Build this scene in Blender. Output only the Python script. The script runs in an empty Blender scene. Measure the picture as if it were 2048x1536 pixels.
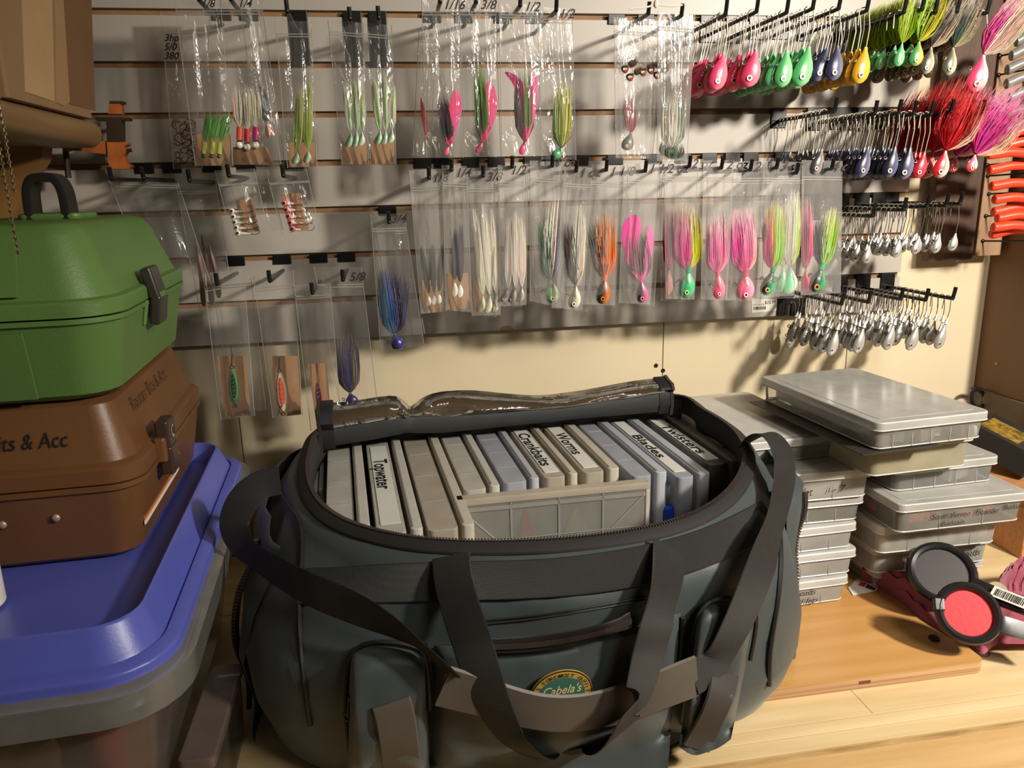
import bpy, math, random
from mathutils import Vector, Matrix, noise
from mathutils.bvhtree import BVHTree

random.seed(7)
SC = bpy.context.scene
COL = SC.collection
V = Vector
PI = math.pi

# ---------------------------------------------------------------- camera, world, lamps, exposure
FPX = 1540.0
PITCH, YAW, ROLL = math.radians(14.1607), math.radians(9.06598), math.radians(-1.34489)
BENCH = 0.90                     # height of the bench top
CAM = V((0.0, -1.36641, 1.83 - 0.27923))
_F = V((math.sin(YAW) * math.cos(PITCH), math.cos(YAW) * math.cos(PITCH), -math.sin(PITCH)))
_r = V((math.cos(YAW), -math.sin(YAW), 0))
_u = _r.cross(_F)
_R = _r * math.cos(ROLL) + _u * math.sin(ROLL)
_U = _u * math.cos(ROLL) - _r * math.sin(ROLL)
cam = bpy.data.cameras.new('camera')
cam.sensor_width = 36.0
cam.lens = FPX / 2048 * 36
cam.clip_start = 0.02
cam_o = bpy.data.objects.new('camera', cam)
m = Matrix(((_R.x, _U.x, -_F.x), (_R.y, _U.y, -_F.y), (_R.z, _U.z, -_F.z))).to_4x4()
m.translation = CAM
cam_o.matrix_world = m
COL.objects.link(cam_o)
SC.camera = cam_o

wd = bpy.data.worlds.new('room_light')
SC.world = wd
wd.use_nodes = True
wd.node_tree.nodes['Background'].inputs[0].default_value = (1.0, 0.86, 0.70, 1)
wd.node_tree.nodes['Background'].inputs[1].default_value = 0.045


def area(name, loc, target, size, power, col):
    L = bpy.data.lights.new(name, 'AREA')
    L.shape = 'DISK'
    L.size = size
    L.energy = power
    L.color = col
    o = bpy.data.objects.new(name, L)
    o.location = loc
    o.rotation_euler = (V(target) - V(loc)).to_track_quat('-Z', 'Y').to_euler()
    COL.objects.link(o)
    return o


def spot(name, loc, target, radius, power, col, deg, blend):
    L = bpy.data.lights.new(name, 'SPOT')
    L.energy = power
    L.color = col
    L.shadow_soft_size = radius
    L.spot_size = math.radians(deg)
    L.spot_blend = blend
    o = bpy.data.objects.new(name, L)
    o.location = loc
    o.rotation_euler = (V(target) - V(loc)).to_track_quat('-Z', 'Y').to_euler()
    COL.objects.link(o)
    return o


spot('work_lamp', (1.36, -1.52, 2.12), (0.74, -0.22, 1.16), 0.075, 196, (1.0, 0.92, 0.80), 92, 1.0)
area('fill_light', (0.95, -1.85, 2.4), (0.5, -0.1, 1.3), 0.6, 13, (1.0, 0.92, 0.80))  # unseen soft fill added from the front to lift the dark areas

SC.view_settings.view_transform = 'Standard'
SC.view_settings.look = 'None'
SC.view_settings.gamma = 1.0
SC.view_settings.use_curve_mapping = False
SC.view_settings.exposure = 0.0
SC.cycles.transparent_max_bounces = 40


# ---------------------------------------------------------------- pixel of the photograph -> point on a real plane
def ray(px, py):
    return _F + _R * ((px - 1024) / FPX) - _U * ((py - 768) / FPX)


def W(px, py, y):                # on a plane parallel to the back wall
    v = ray(px, py)
    return CAM + v * ((y - CAM.y) / v.y)


def T(px, py, h):                # on a level h above the bench
    v = ray(px, py)
    return CAM + v * ((BENCH + h - CAM.z) / v.z)


def XP(px, py, x):               # on a plane parallel to the side wall
    v = ray(px, py)
    return CAM + v * ((x - CAM.x) / v.x)


def pxs(px, py, y):              # metres per pixel at that plane
    return (W(px + 1, py, y) - W(px, py, y)).length


# ---------------------------------------------------------------- materials
def lin(c):
    r = []
    for x in c[:3]:
        x /= 255.0
        r.append(x / 12.92 if x <= 0.04045 else ((x + 0.055) / 1.055) ** 2.4)
    return (r[0], r[1], r[2], 1.0)


MATS = {}


def _new(name):
    mt = bpy.data.materials.new(name)
    mt.use_nodes = True
    nt = mt.node_tree
    for n in list(nt.nodes):
        if n.type != 'OUTPUT_MATERIAL':
            nt.nodes.remove(n)
    return mt, nt, nt.nodes['Material Output']


def pm(name, col, rough=0.5, metal=0.0, var=0.12, scale=18.0, bump=0.0, bscale=150.0, spec=0.5,
       stretch=(1, 1, 1), col2=None, coat=0.0, sheen=0.0, wave=None):
    if name in MATS:
        return MATS[name]
    mt, nt, out = _new(name)
    N = nt.nodes
    p = N.new('ShaderNodeBsdfPrincipled')
    nt.links.new(p.outputs[0], out.inputs[0])
    tc = N.new('ShaderNodeTexCoord')
    mp = N.new('ShaderNodeMapping')
    mp.inputs['Scale'].default_value = stretch
    nt.links.new(tc.outputs['Object'], mp.inputs[0])
    nz = N.new('ShaderNodeTexNoise')
    nz.inputs['Scale'].default_value = scale
    nz.inputs['Detail'].default_value = 5
    nt.links.new(mp.outputs[0], nz.inputs['Vector'])
    cr = N.new('ShaderNodeValToRGB')
    c = lin(col)
    if col2 is None:
        a = tuple(x * (1 - var) for x in c[:3]) + (1,)
        b = tuple(min(1, x * (1 + var)) for x in c[:3]) + (1,)
    else:
        a, b = c, lin(col2)
    cr.color_ramp.elements[0].position = 0.32
    cr.color_ramp.elements[1].position = 0.68
    cr.color_ramp.elements[0].color = a
    cr.color_ramp.elements[1].color = b
    nt.links.new(nz.outputs[0], cr.inputs[0])
    nt.links.new(cr.outputs[0], p.inputs['Base Color'])
    p.inputs['Roughness'].default_value = rough
    p.inputs['Metallic'].default_value = metal
    p.inputs['Specular IOR Level'].default_value = spec
    p.inputs['Coat Weight'].default_value = coat
    p.inputs['Sheen Weight'].default_value = sheen
    if bump or wave:
        bp = N.new('ShaderNodeBump')
        bp.inputs['Strength'].default_value = bump if bump else wave[1]
        bp.inputs['Distance'].default_value = 0.002
        if wave:
            w = N.new('ShaderNodeTexWave')
            w.inputs['Scale'].default_value = wave[0]
            w.bands_direction = wave[2]
            w.inputs['Distortion'].default_value = 0.6
            nt.links.new(tc.outputs['Object'], w.inputs['Vector'])
            nt.links.new(w.outputs['Fac'], bp.inputs['Height'])
        else:
            n2 = N.new('ShaderNodeTexNoise')
            n2.inputs['Scale'].default_value = bscale
            n2.inputs['Detail'].default_value = 3
            nt.links.new(mp.outputs[0], n2.inputs['Vector'])
            nt.links.new(n2.outputs[0], bp.inputs['Height'])
        nt.links.new(bp.outputs[0], p.inputs['Normal'])
    MATS[name] = mt
    return mt


def painted(name, rough=0.35, metal=0.0, coat=0.0, spec=0.5, var=0.15, vs=60):
    """colour of each piece comes from its own mesh colours, broken up by noise"""
    mt, nt, out = _new(name)
    N = nt.nodes
    p = N.new('ShaderNodeBsdfPrincipled')
    nt.links.new(p.outputs[0], out.inputs[0])
    at = N.new('ShaderNodeAttribute')
    at.attribute_name = 'Col'
    nz = N.new('ShaderNodeTexNoise')
    nz.inputs['Scale'].default_value = vs
    mr = N.new('ShaderNodeMapRange')
    mr.inputs['To Min'].default_value = 1 - var
    mr.inputs['To Max'].default_value = 1 + var
    nt.links.new(nz.outputs[0], mr.inputs['Value'])
    mx = N.new('ShaderNodeMix')
    mx.data_type = 'RGBA'
    mx.blend_type = 'MULTIPLY'
    mx.inputs['Factor'].default_value = 1.0
    nt.links.new(at.outputs['Color'], mx.inputs['A'])
    nt.links.new(mr.outputs[0], mx.inputs['B'])
    nt.links.new(mx.outputs['Result'], p.inputs['Base Color'])
    p.inputs['Roughness'].default_value = rough
    p.inputs['Metallic'].default_value = metal
    p.inputs['Coat Weight'].default_value = coat
    p.inputs['Specular IOR Level'].default_value = spec
    return mt


def clear(name, haze, col=(235, 232, 225), rough=0.12, gloss=1.0, bump=0.0, bscale=60.0, tint=(255, 255, 255), ior=1.45,
          stretch=(1, 1, 1)):
    """thin clear or frosted plastic: lets light straight through, scatters a little, mirrors at grazing angles"""
    mt, nt, out = _new(name)
    N = nt.nodes
    tr = N.new('ShaderNodeBsdfTransparent')
    tr.inputs[0].default_value = lin(tint)
    df = N.new('ShaderNodeBsdfDiffuse')
    df.inputs[0].default_value = lin(col)
    tl = N.new('ShaderNodeBsdfTranslucent')
    tl.inputs[0].default_value = lin(col)
    m0 = N.new('ShaderNodeMixShader')
    m0.inputs[0].default_value = 0.4
    nt.links.new(df.outputs[0], m0.inputs[1])
    nt.links.new(tl.outputs[0], m0.inputs[2])
    m1 = N.new('ShaderNodeMixShader')
    nz = N.new('ShaderNodeTexNoise')
    nz.inputs['Scale'].default_value = 25
    tc = N.new('ShaderNodeTexCoord')
    nt.links.new(tc.outputs['Object'], nz.inputs['Vector'])
    mr = N.new('ShaderNodeMapRange')
    mr.inputs['To Min'].default_value = haze * 0.75
    mr.inputs['To Max'].default_value = min(1, haze * 1.25)
    nt.links.new(nz.outputs[0], mr.inputs['Value'])
    nt.links.new(mr.outputs[0], m1.inputs[0])
    nt.links.new(tr.outputs[0], m1.inputs[1])
    nt.links.new(m0.outputs[0], m1.inputs[2])
    gl = N.new('ShaderNodeBsdfGlossy')
    gl.inputs['Roughness'].default_value = rough
    fr = N.new('ShaderNodeFresnel')
    fr.inputs[0].default_value = ior
    mu = N.new('ShaderNodeMath')
    mu.operation = 'MULTIPLY'
    mu.inputs[1].default_value = gloss
    mu.use_clamp = True
    nt.links.new(fr.outputs[0], mu.inputs[0])
    m2 = N.new('ShaderNodeMixShader')
    nt.links.new(mu.outputs[0], m2.inputs[0])
    nt.links.new(m1.outputs[0], m2.inputs[1])
    nt.links.new(gl.outputs[0], m2.inputs[2])
    if bump:
        mp = N.new('ShaderNodeMapping')
        mp.inputs['Scale'].default_value = stretch
        nt.links.new(tc.outputs['Object'], mp.inputs[0])
        n2 = N.new('ShaderNodeTexNoise')
        n2.inputs['Scale'].default_value = bscale
        n2.inputs['Detail'].default_value = 3
        n2.inputs['Distortion'].default_value = 1.2
        nt.links.new(mp.outputs[0], n2.inputs['Vector'])
        bp = N.new('ShaderNodeBump')
        bp.inputs['Strength'].default_value = bump
        bp.inputs['Distance'].default_value = 0.004
        nt.links.new(n2.outputs[0], bp.inputs['Height'])
        nt.links.new(bp.outputs[0], gl.inputs['Normal'])
        nt.links.new(bp.outputs[0], df.inputs['Normal'])
    nt.links.new(m2.outputs[0], out.inputs[0])
    MATS[name] = mt
    return mt


M_PAINT = painted('painted_lure', 0.32, coat=0.3)
M_HAIR = painted('dyed_hair', 0.6, spec=0.3, var=0.2, vs=200)
M_LEAD = painted('cast_lead', 0.36, metal=0.6, var=0.25, vs=120)
M_WIRE = pm('hook_wire', (122, 114, 102), 0.42, 0.85)
M_DKWIRE = pm('black_hook_wire', (60, 55, 50), 0.3, 0.8)
M_PEG = pm('peg_black', (20, 19, 19), 0.35, 0.2)
M_FILM = clear('bag_film', 0.045, col=(250, 248, 244), rough=0.13, gloss=0.7, bump=1.0, bscale=45, stretch=(1, 1, .35))
M_FILM2 = clear('bag_film_milky', 0.14, col=(252, 250, 246), rough=0.14, gloss=0.7, bump=1.0, bscale=50, stretch=(1, 1, .3))
M_ZIP = clear('zip_strip', 0.38, rough=0.15, gloss=1.5)
M_CARD = pm('cardboard', (158, 120, 82), 0.85, var=0.08, scale=40, bump=0.15, bscale=250)
M_INK = pm('marker_ink', (40, 22, 26), 0.6)
M_BLKINK = pm('black_print', (16, 15, 15), 0.6)
M_WHITE = pm('white_plastic', (225, 220, 210), 0.4)


# ---------------------------------------------------------------- mesh building
class MB:
    def __init__(s):
        s.v, s.f, s.c = [], [], []
        s.col = None

    def add(s, vs, fs, cols=None):
        o = len(s.v)
        s.v += [V(p) for p in vs]
        s.f += [tuple(i + o for i in f) for f in fs]
        if cols is not None:
            s.c += [lin(c) for c in cols]
        else:
            s.c += [lin(s.col) if s.col else None] * len(vs)
        return s

    def box(s, c, size, rz=0.0, mat=None):
        x, y, z = size[0] / 2, size[1] / 2, size[2] / 2
        R = mat or Matrix.Rotation(rz, 3, 'Z')
        c = V(c)
        vs = [c + R @ V((a * x, b * y, d * z)) for a in (-1, 1) for b in (-1, 1) for d in (-1, 1)]
        return s.add(vs, [(0, 1, 3, 2), (4, 6, 7, 5), (0, 4, 5, 1), (2, 3, 7, 6), (0, 2, 6, 4), (1, 5, 7, 3)])

    def loft(s, rings, cap=True, closed=True, cols=None):
        n = len(rings[0])
        vs = [p for r in rings for p in r]
        fs = []
        for i in range(len(rings) - 1):
            for j in range(n if closed else n - 1):
                k = (j + 1) % n
                fs.append((i * n + j, i * n + k, (i + 1) * n + k, (i + 1) * n + j))
        if cap:
            fs.append(tuple(range(n - 1, -1, -1)))
            fs.append(tuple((len(rings) - 1) * n + j for j in range(n)))
        cc = [c for r in cols for c in r] if cols else None
        return s.add(vs, fs, cc)

    def rbox(s, c, size, r=0.01, b=0.003, rz=0.0, seg=4, taper=0.0, mat=None):
        """box with rounded upright edges and softened top and bottom; c is the centre"""
        R = mat or Matrix.Rotation(rz, 3, 'Z')
        c = V(c)
        rings = []
        hz = size[2] / 2
        prof = [(-hz, -b), (-hz + b * .3, -b * .3), (-hz + b, 0), (hz - b, 0), (hz - b * .3, -b * .3), (hz, -b)]
        for z, d in prof:
            t = taper * (hz - z) / (2 * hz)
            hx, hy = size[0] / 2 + d - t, size[1] / 2 + d - t
            rr = max(0.0005, min(r + d, hx * .98, hy * .98))
            ring = []
            for q in range(4):
                cx = (hx - rr) * (1 if q in (0, 3) else -1)
                cy = (hy - rr) * (1 if q in (0, 1) else -1)
                for k in range(seg + 1):
                    a = q * PI / 2 + k * PI / 2 / seg
                    ring.append(c + R @ V((cx + rr * math.cos(a), cy + rr * math.sin(a), z)))
            rings.append(ring)
        return s.loft(rings)

    def tube(s, pts, r, n=6, cap=True, squash=None):
        pts = [V(p) for p in pts]
        k = len(pts)
        rs = r if isinstance(r, (list, tuple)) else [r] * k
        rings = []
        t0 = (pts[1] - pts[0]).normalized()
        ref = V((0, 0, 1)) if abs(t0.z) < .9 else V((1, 0, 0))
        u = t0.cross(ref).normalized()
        for i in range(k):
            t = (pts[min(i + 1, k - 1)] - pts[max(i - 1, 0)])
            if t.length < 1e-9:
                t = t0
            t = t.normalized()
            u = (u - t * u.dot(t))
            u = u.normalized() if u.length > 1e-6 else t.orthogonal().normalized()
            w = t.cross(u)
            rings.append([pts[i] + (u * math.cos(2 * PI * j / n) + w * math.sin(2 * PI * j / n)) * rs[i] for j in range(n)])
        return s.loft(rings, cap)

    def ell(s, c, rad, n=10, m=7, mat=None):
        c = V(c)
        R = mat or Matrix.Identity(3)
        vs, fs = [], []
        for i in range(m + 1):
            ph = PI * i / m
            for j in range(n):
                th = 2 * PI * j / n
                vs.append(c + R @ V((rad[0] * math.sin(ph) * math.cos(th), rad[1] * math.sin(ph) * math.sin(th), rad[2] * math.cos(ph))))
        for i in range(m):
            for j in range(n):
                k = (j + 1) % n
                fs.append((i * n + j, (i + 1) * n + j, (i + 1) * n + k, i * n + k))
        return s.add(vs, fs)

    def disc(s, c, nrm, r, t, n=14, r2=None, ring=0.0, up=None):
        """short cylinder along nrm; ring > 0 leaves a hole of that radius"""
        c, nrm = V(c), V(nrm).normalized()
        u = nrm.orthogonal().normalized() if up is None else V(up).cross(nrm).normalized()
        w = nrm.cross(u)
        r2 = r2 or r

        def circ(rr, d, r3=None):
            return [c + u * rr * math.cos(2 * PI * j / n) + w * (r3 or rr) * math.sin(2 * PI * j / n) + nrm * d for j in range(n)]
        if ring:
            k = r2 / r
            s.loft([circ(ring, 0, ring * k), circ(r, 0, r2), circ(r, t, r2), circ(ring, t, ring * k), circ(ring, 0, ring * k)], cap=False)
        else:
            s.loft([circ(r, 0, r2), circ(r, t * .7, r2), circ(r * .93, t, r2 * .93)])
        return s

    def torus(s, c, nrm, R, r, n=12, m=6, sq=1.0):
        c, nrm = V(c), V(nrm).normalized()
        u = nrm.orthogonal().normalized()
        w = nrm.cross(u)
        pts = [c + u * R * math.cos(2 * PI * i / n) + w * R * sq * math.sin(2 * PI * i / n) for i in range(n)]
        rings = []
        for i in range(n):
            d = (pts[i] - c).normalized()
            rings.append([pts[i] + (d * math.cos(2 * PI * j / m) + nrm * math.sin(2 * PI * j / m)) * r for j in range(m)])
        rings.append(rings[0])
        return s.loft(rings, cap=False)

    def strip(s, pts, nrms, width, thick, wl=None):
        """flat webbing along pts, lying across nrms"""
        rings = []
        k = len(pts)
        for i in range(k):
            t = (pts[min(i + 1, k - 1)] - pts[max(i - 1, 0)]).normalized()
            n = nrms[i] - t * nrms[i].dot(t)
            n.normalize()
            b = t.cross(n)
            h = (wl[i] if wl else width) / 2
            q = []
            for a, d in ((-1, 0), (-.92, 1), (0, 1.12), (.92, 1), (1, 0), (.92, -1), (0, -.9), (-.92, -1)):
                q.append(pts[i] + b * h * a + n * thick / 2 * d)
            rings.append(q)
        return s.loft(rings)

    def prism(s, poly, thick_vec):
        a = [V(p) for p in poly]
        b = [p + V(thick_vec) for p in a]
        n = len(a)
        fs = [tuple(range(n)), tuple(range(2 * n - 1, n - 1, -1))]
        for j in range(n):
            k = (j + 1) % n
            fs.append((j, j + n, k + n, k))
        return s.add(a + b, fs)


def link(o, parent=None):
    COL.objects.link(o)
    if parent is not None:
        o.parent = parent
    return o


def wloc(o):
    p = V(o.location)
    while o.parent:
        o = o.parent
        p += V(o.location)
    return p


def obj(name, mb, mat, parent=None, smooth=40, kind=None, label=None):
    org = V((0, 0, 0))
    if parent is not None:
        org = wloc(parent)
    else:
        xs = [p.x for p in mb.v]
        ys = [p.y for p in mb.v]
        org = V(((min(xs) + max(xs)) / 2, (min(ys) + max(ys)) / 2, min(p.z for p in mb.v)))
    me = bpy.data.meshes.new(name)
    me.from_pydata([p - org for p in mb.v], [], mb.f)
    if any(c is not None for c in mb.c):
        a = me.color_attributes.new('Col', 'FLOAT_COLOR', 'POINT')
        fl = []
        for c in mb.c:
            fl += list(c or (1, 1, 1, 1))
        a.data.foreach_set('color', fl)
    if smooth:
        me.polygons.foreach_set('use_smooth', [True] * len(me.polygons))
        me.set_sharp_from_angle(angle=math.radians(smooth))
    me.materials.append(mat)
    me.update()
    o = bpy.data.objects.new(name, me)
    if parent is None:
        o.location = org
    if smooth and len(me.polygons) < 3000:
        wn = o.modifiers.new('normals', 'WEIGHTED_NORMAL')
        wn.keep_sharp = True
    if kind:
        o['kind'] = kind
    if label:
        o['label'] = label
    return link(o, parent)


def tag(o, label, cat, group=None):
    o['label'] = label
    o['category'] = cat
    if group:
        o['group'] = group
    return o


def thing(name, label, cat, loc=(0, 0, 0), group=None):
    o = bpy.data.objects.new(name, None)
    o.empty_display_size = 0.02
    o.location = loc
    link(o)
    return tag(o, label, cat, group)


def struct(name, mb, mat, parent=None, smooth=40):
    return obj(name, mb, mat, parent, smooth, kind='structure' if parent is None else None)


def copytree(o, parent=None):
    c = o.copy()
    link(c, parent)
    for ch in list(o.children):
        copytree(ch, c)
    return c


def cat_rom(pts, n=6, closed=False):
    P = [V(p) for p in pts]
    k = len(P)
    out = []
    rng = k if closed else k - 1
    for i in range(rng):
        if closed:
            p0, p1, p2, p3 = P[(i - 1) % k], P[i], P[(i + 1) % k], P[(i + 2) % k]
        else:
            p0, p1, p2, p3 = P[max(i - 1, 0)], P[i], P[i + 1], P[min(i + 2, k - 1)]
        for j in range(n):
            t = j / n
            out.append(0.5 * ((2 * p1) + (p2 - p0) * t + (2 * p0 - 5 * p1 + 4 * p2 - p3) * t * t + (3 * p1 - p0 - 3 * p2 + p3) * t ** 3))
    if not closed:
        out.append(P[-1].copy())
    return out


_tc = {}


def text_geo(s, shear=0.0, bold=0.0):
    key = (s, shear, bold)
    if key not in _tc:
        cu = bpy.data.curves.new('t', 'FONT')
        cu.body = s
        cu.shear = shear
        cu.offset = bold
        cu.size = 1
        cu.resolution_u = 3
        o = bpy.data.objects.new('t', cu)
        COL.objects.link(o)
        bpy.context.view_layer.update()
        ev = o.evaluated_get(bpy.context.evaluated_depsgraph_get())
        me = ev.to_mesh()
        vs = [V(v.co) for v in me.vertices]
        fs = [tuple(p.vertices) for p in me.polygons]
        ev.to_mesh_clear()
        bpy.data.objects.remove(o)
        bpy.data.curves.remove(cu)
        w = max([v.x for v in vs], default=1)
        _tc[key] = (vs, fs, w)
    return _tc[key]


def text(mb, s, org, ux, uy, size, shear=0.0, bold=0.0, width=None, lift=None):
    """lettering with its baseline start at org; size is the font height, width squeezes it"""
    vs, fs, w = text_geo(s, shear, bold)
    ux, uy = V(ux), V(uy)
    kx = size if width is None else width / w
    q = lift or V((0, 0, 0))
    mb.add([V(org) + q + ux * (v.x * kx) + uy * (v.y * size) for v in vs], fs)
    return mb


def wobble(s):
    return random.uniform(-s, s)

# ---------------------------------------------------------------- the room: walls, slat wall, bench
M_WALL = pm('beige_paint', (206, 191, 160), 0.7, var=0.03, scale=6, bump=0.05, bscale=90)
M_SLAT = pm('grey_laminate', (176, 168, 158), 0.42, var=0.03, scale=5)
M_MDF = pm('groove_mdf', (146, 110, 74), 0.7, var=0.12, scale=30)
M_SIDE = pm('brown_side_panel', (112, 80, 50), 0.55, var=0.12, scale=5, stretch=(1, 3, .6))
M_GREYSTRIP = pm('grey_strip', (112, 96, 76), 0.6)
M_DKWOOD = pm('dark_walnut', (88, 62, 46), 0.55, col2=(66, 45, 33), scale=9, stretch=(8, 8, .5), bump=0.1, bscale=60)
M_LTWOOD = pm('pale_strip_wood', (150, 118, 90), 0.6, scale=9, stretch=(8, 8, .5))
M_SHELF = pm('shelf_wood', (140, 110, 72), 0.45, col2=(120, 92, 58), scale=7, stretch=(6, .6, 6))

mb = MB()
mb.box((0.6, 0.028, 1.35), (5.2, 0.02, 2.7))
wall_back = struct('wall_back', mb, M_WALL)
mb = MB()
for px, py0, py1 in ((1328, 640, 800), (1706, 560, 790), (478, 830, 960)):
    a = W(px, py0, 0.0175)
    mb.box((a.x, 0.0176, 1.15), (0.0014, 0.0012, 0.5))
obj('panel_seam', mb, pm('seam_line_tan', (120, 100, 70), 0.8), wall_back)  # wall panel seams as thin darker strips
for px, py in ((1326, 741), (1312, 731)):
    mb = MB()
    mb.disc(W(px, py, 0.018), (0, -1, 0), 0.0042, 0.0015, 10)
    obj('screw', mb, M_PEG, wall_back)

# slat wall: a brown core with grey slats, grooves recessed between them
GZ = [1.83 - 0.0762 * k for k in range(-2, 7)]       # groove heights
XL, XR = -0.72, 0.991
ZB = 1.83 - 0.527
mb = MB()
mb.box(((XL + XR) / 2, 0.0125, (ZB + 2.05) / 2), (XR - XL - .002, 0.009, 2.05 - ZB))
slatwall = struct('wall_slat_panel', mb, M_MDF)
edges = [2.05] + [z for z in GZ] + [ZB - 0.0045]
for i in range(len(edges) - 1):
    zt = edges[i] - 0.0048
    zb = edges[i + 1] + 0.0048
    if zt - zb < 0.01:
        continue
    mb = MB()
    mb.rbox(((XL + XR) / 2, 0.0045, (zt + zb) / 2), (XR - XL, 0.009, zt - zb), 0.0012, 0.0008)
    obj('slat', mb, M_SLAT, slatwall)
mb = MB()
mb.prism([W(x, y, -0.0003) for x, y in ((998, 660), (1004, 653), (1018, 651), (1026, 656), (1028, 660))], (0, 0.0008, 0))
obj('chipped_edge', mb, M_MDF, slatwall)

XC = 1.199
mb = MB()
mb.box((XC + 0.01, -0.30, 1.62), (0.02, 0.63, 2.10 - .66 + .03))
mb.v = [V((p.x, max(p.y, -0.125) if p.y < 0 else 0.017, p.z if p.z > 1.4 else 1.131)) for p in mb.v]
wall_right = struct('wall_right', mb, M_SIDE)
mb = MB()
mb.disc((XC, -0.035, 1.83 - .64), (-1, 0, 0), 0.004, 0.001, 10)
obj('screw', mb, pm('brass_screw', (150, 110, 60), .4, .6), wall_right)
mb = MB()
mb.box((XC + 0.004, -0.20, BENCH + 0.115), (0.02, 0.43, 0.23))
struct('baseboard_right', mb, M_GREYSTRIP)

# left side wall that carries the shelf (mostly outside the picture)
mb = MB()
mb.box((-0.77, -0.65, 1.35), (0.02, 1.33, 2.7))
struct('wall_left', mb, M_WALL)
mb = MB()
mb.box((0.6, -1.6, -0.01), (5.2, 3.3, 0.02))
struct('floor', mb, pm('concrete_floor', (120, 112, 100), 0.8, bump=.2))

# dark board and pale strip fixed to the wall at the right
mb = MB()
mb.rbox(((1.033 + 1.128) / 2, -0.009, (1.398 + 2.05) / 2), (0.095, 0.022, 2.05 - 1.398), 0.002, 0.001)
wall_board = obj('wall_board', mb, M_DKWOOD)
tag(wall_board, 'dark walnut board fixed upright on the wall beside the grey slat panel', 'board')
mb = MB()
mb.rbox((1.160, -0.004, (1.405 + 2.05) / 2), (0.055, 0.034, 2.05 - 1.405), 0.002, 0.001)
wall_strip = obj('wall_strip', mb, M_LTWOOD)
tag(wall_strip, 'narrow pale wood strip on the wall behind the orange soft baits', 'board')

# the bench: planks across, each its own piece
M_BENCH = pm('pine_bench', (216, 193, 150), 0.5, col2=(200, 173, 126), scale=6, stretch=(.5, 7, 7), bump=.06, bscale=80)
M_BENCH2 = pm('pine_bench_front', (208, 174, 124), 0.5, col2=(190, 152, 100), scale=6, stretch=(.5, 7, 7), bump=.06, bscale=80)
M_BENCH3 = pm('rough_bench_strip', (190, 158, 104), 0.8, col2=(150, 116, 70), scale=30, stretch=(.5, 3, 3), bump=.4, bscale=120)
bench = thing('workbench', 'long pale pine workbench under the bag and the box stacks', 'workbench', (0.2, -0.45, 0))
ys = [0.016, -0.20, -0.40] + [T(1800, p, 0).y for p in (1421, 1444, 1474, 1487)] + [-0.80, -0.86]
mats = [M_BENCH, M_BENCH, M_BENCH, M_BENCH, M_BENCH, M_BENCH3, M_BENCH2, M_BENCH2]
for i in range(len(ys) - 1):
    a, b = ys[i], ys[i + 1]
    mb = MB()
    dz = 0.0015 if i == 5 else 0.0
    mb.rbox((0.61, (a + b) / 2, BENCH - 0.02 - dz), (2.74, a - b - 0.0012, 0.04), 0.001, 0.001)
    obj('plank', mb, mats[i], bench)
mb = MB()
p = T(1730, 1410, 0.0)
mb.box((p.x, (ys[2] + ys[3]) / 2, BENCH - .0001), (0.0012, ys[2] - ys[3] - .004, 0.0006))
obj('joint', mb, M_BENCH3, bench)
for x in (-0.68, 1.85):
    for y in (-0.06, -0.78):
        mb = MB()
        mb.rbox((x, y, 0.43), (0.09, 0.09, 0.86), 0.004, 0.002)
        obj('leg', mb, M_BENCH2, bench)
mb = MB()
mb.rbox((0.58, -0.83, 0.80), (2.5, 0.03, 0.12), 0.002, 0.002)
obj('apron', mb, M_BENCH2, bench)

# orange plywood board lying on the bench
M_PLY = pm('orange_ply', (198, 152, 92), 0.36, col2=(184, 134, 76), scale=5, stretch=(.35, 8, 8), bump=.03, bscale=60)
M_PLYEDGE = pm('ply_edge', (196, 160, 116), 0.7, col2=(150, 108, 74), scale=8, stretch=(.3, 3, 90))
fr = T(1973, 1322, 0.018)
board = thing('plywood_board', 'orange-stained plywood board lying flat under the clear boxes', 'board', (0.45, -0.3, BENCH))
bx0, bx1, by0, by1 = 0.42, fr.x, fr.y, -0.02
mb = MB()
mb.rbox(((bx0 + bx1) / 2, (by0 + by1) / 2, BENCH + 0.0172), (bx1 - bx0, by1 - by0, 0.0016), 0.012, 0.0006)
obj('veneer', mb, M_PLY, board)
mb = MB()
mb.rbox(((bx0 + bx1) / 2, (by0 + by1) / 2, BENCH + 0.0085), (bx1 - bx0 - .0006, by1 - by0 - .0006, 0.0158), 0.012, 0.0006)
obj('ply_core', mb, M_PLYEDGE, board)
mb = MB()
mb.box((T(1742, 1378, .009).x, by0 + .0002, BENCH + 0.010), (0.016, 0.0012, 0.004))
obj('edge_void', mb, pm('void_dark', (105, 70, 45), .9), board)
# a second wooden offcut at the far right
mb = MB()
mb.rbox((1.131, -0.165, BENCH + 0.06), (0.122, 0.25, 0.12), 0.003, 0.002)
tag(obj('wood_offcut', mb, pm('reddish_offcut', (196, 140, 92), .5, col2=(176, 118, 76), stretch=(1, 6, 6))), 'reddish wood offcut lying behind the right stack of clear boxes', 'wood block')

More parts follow.
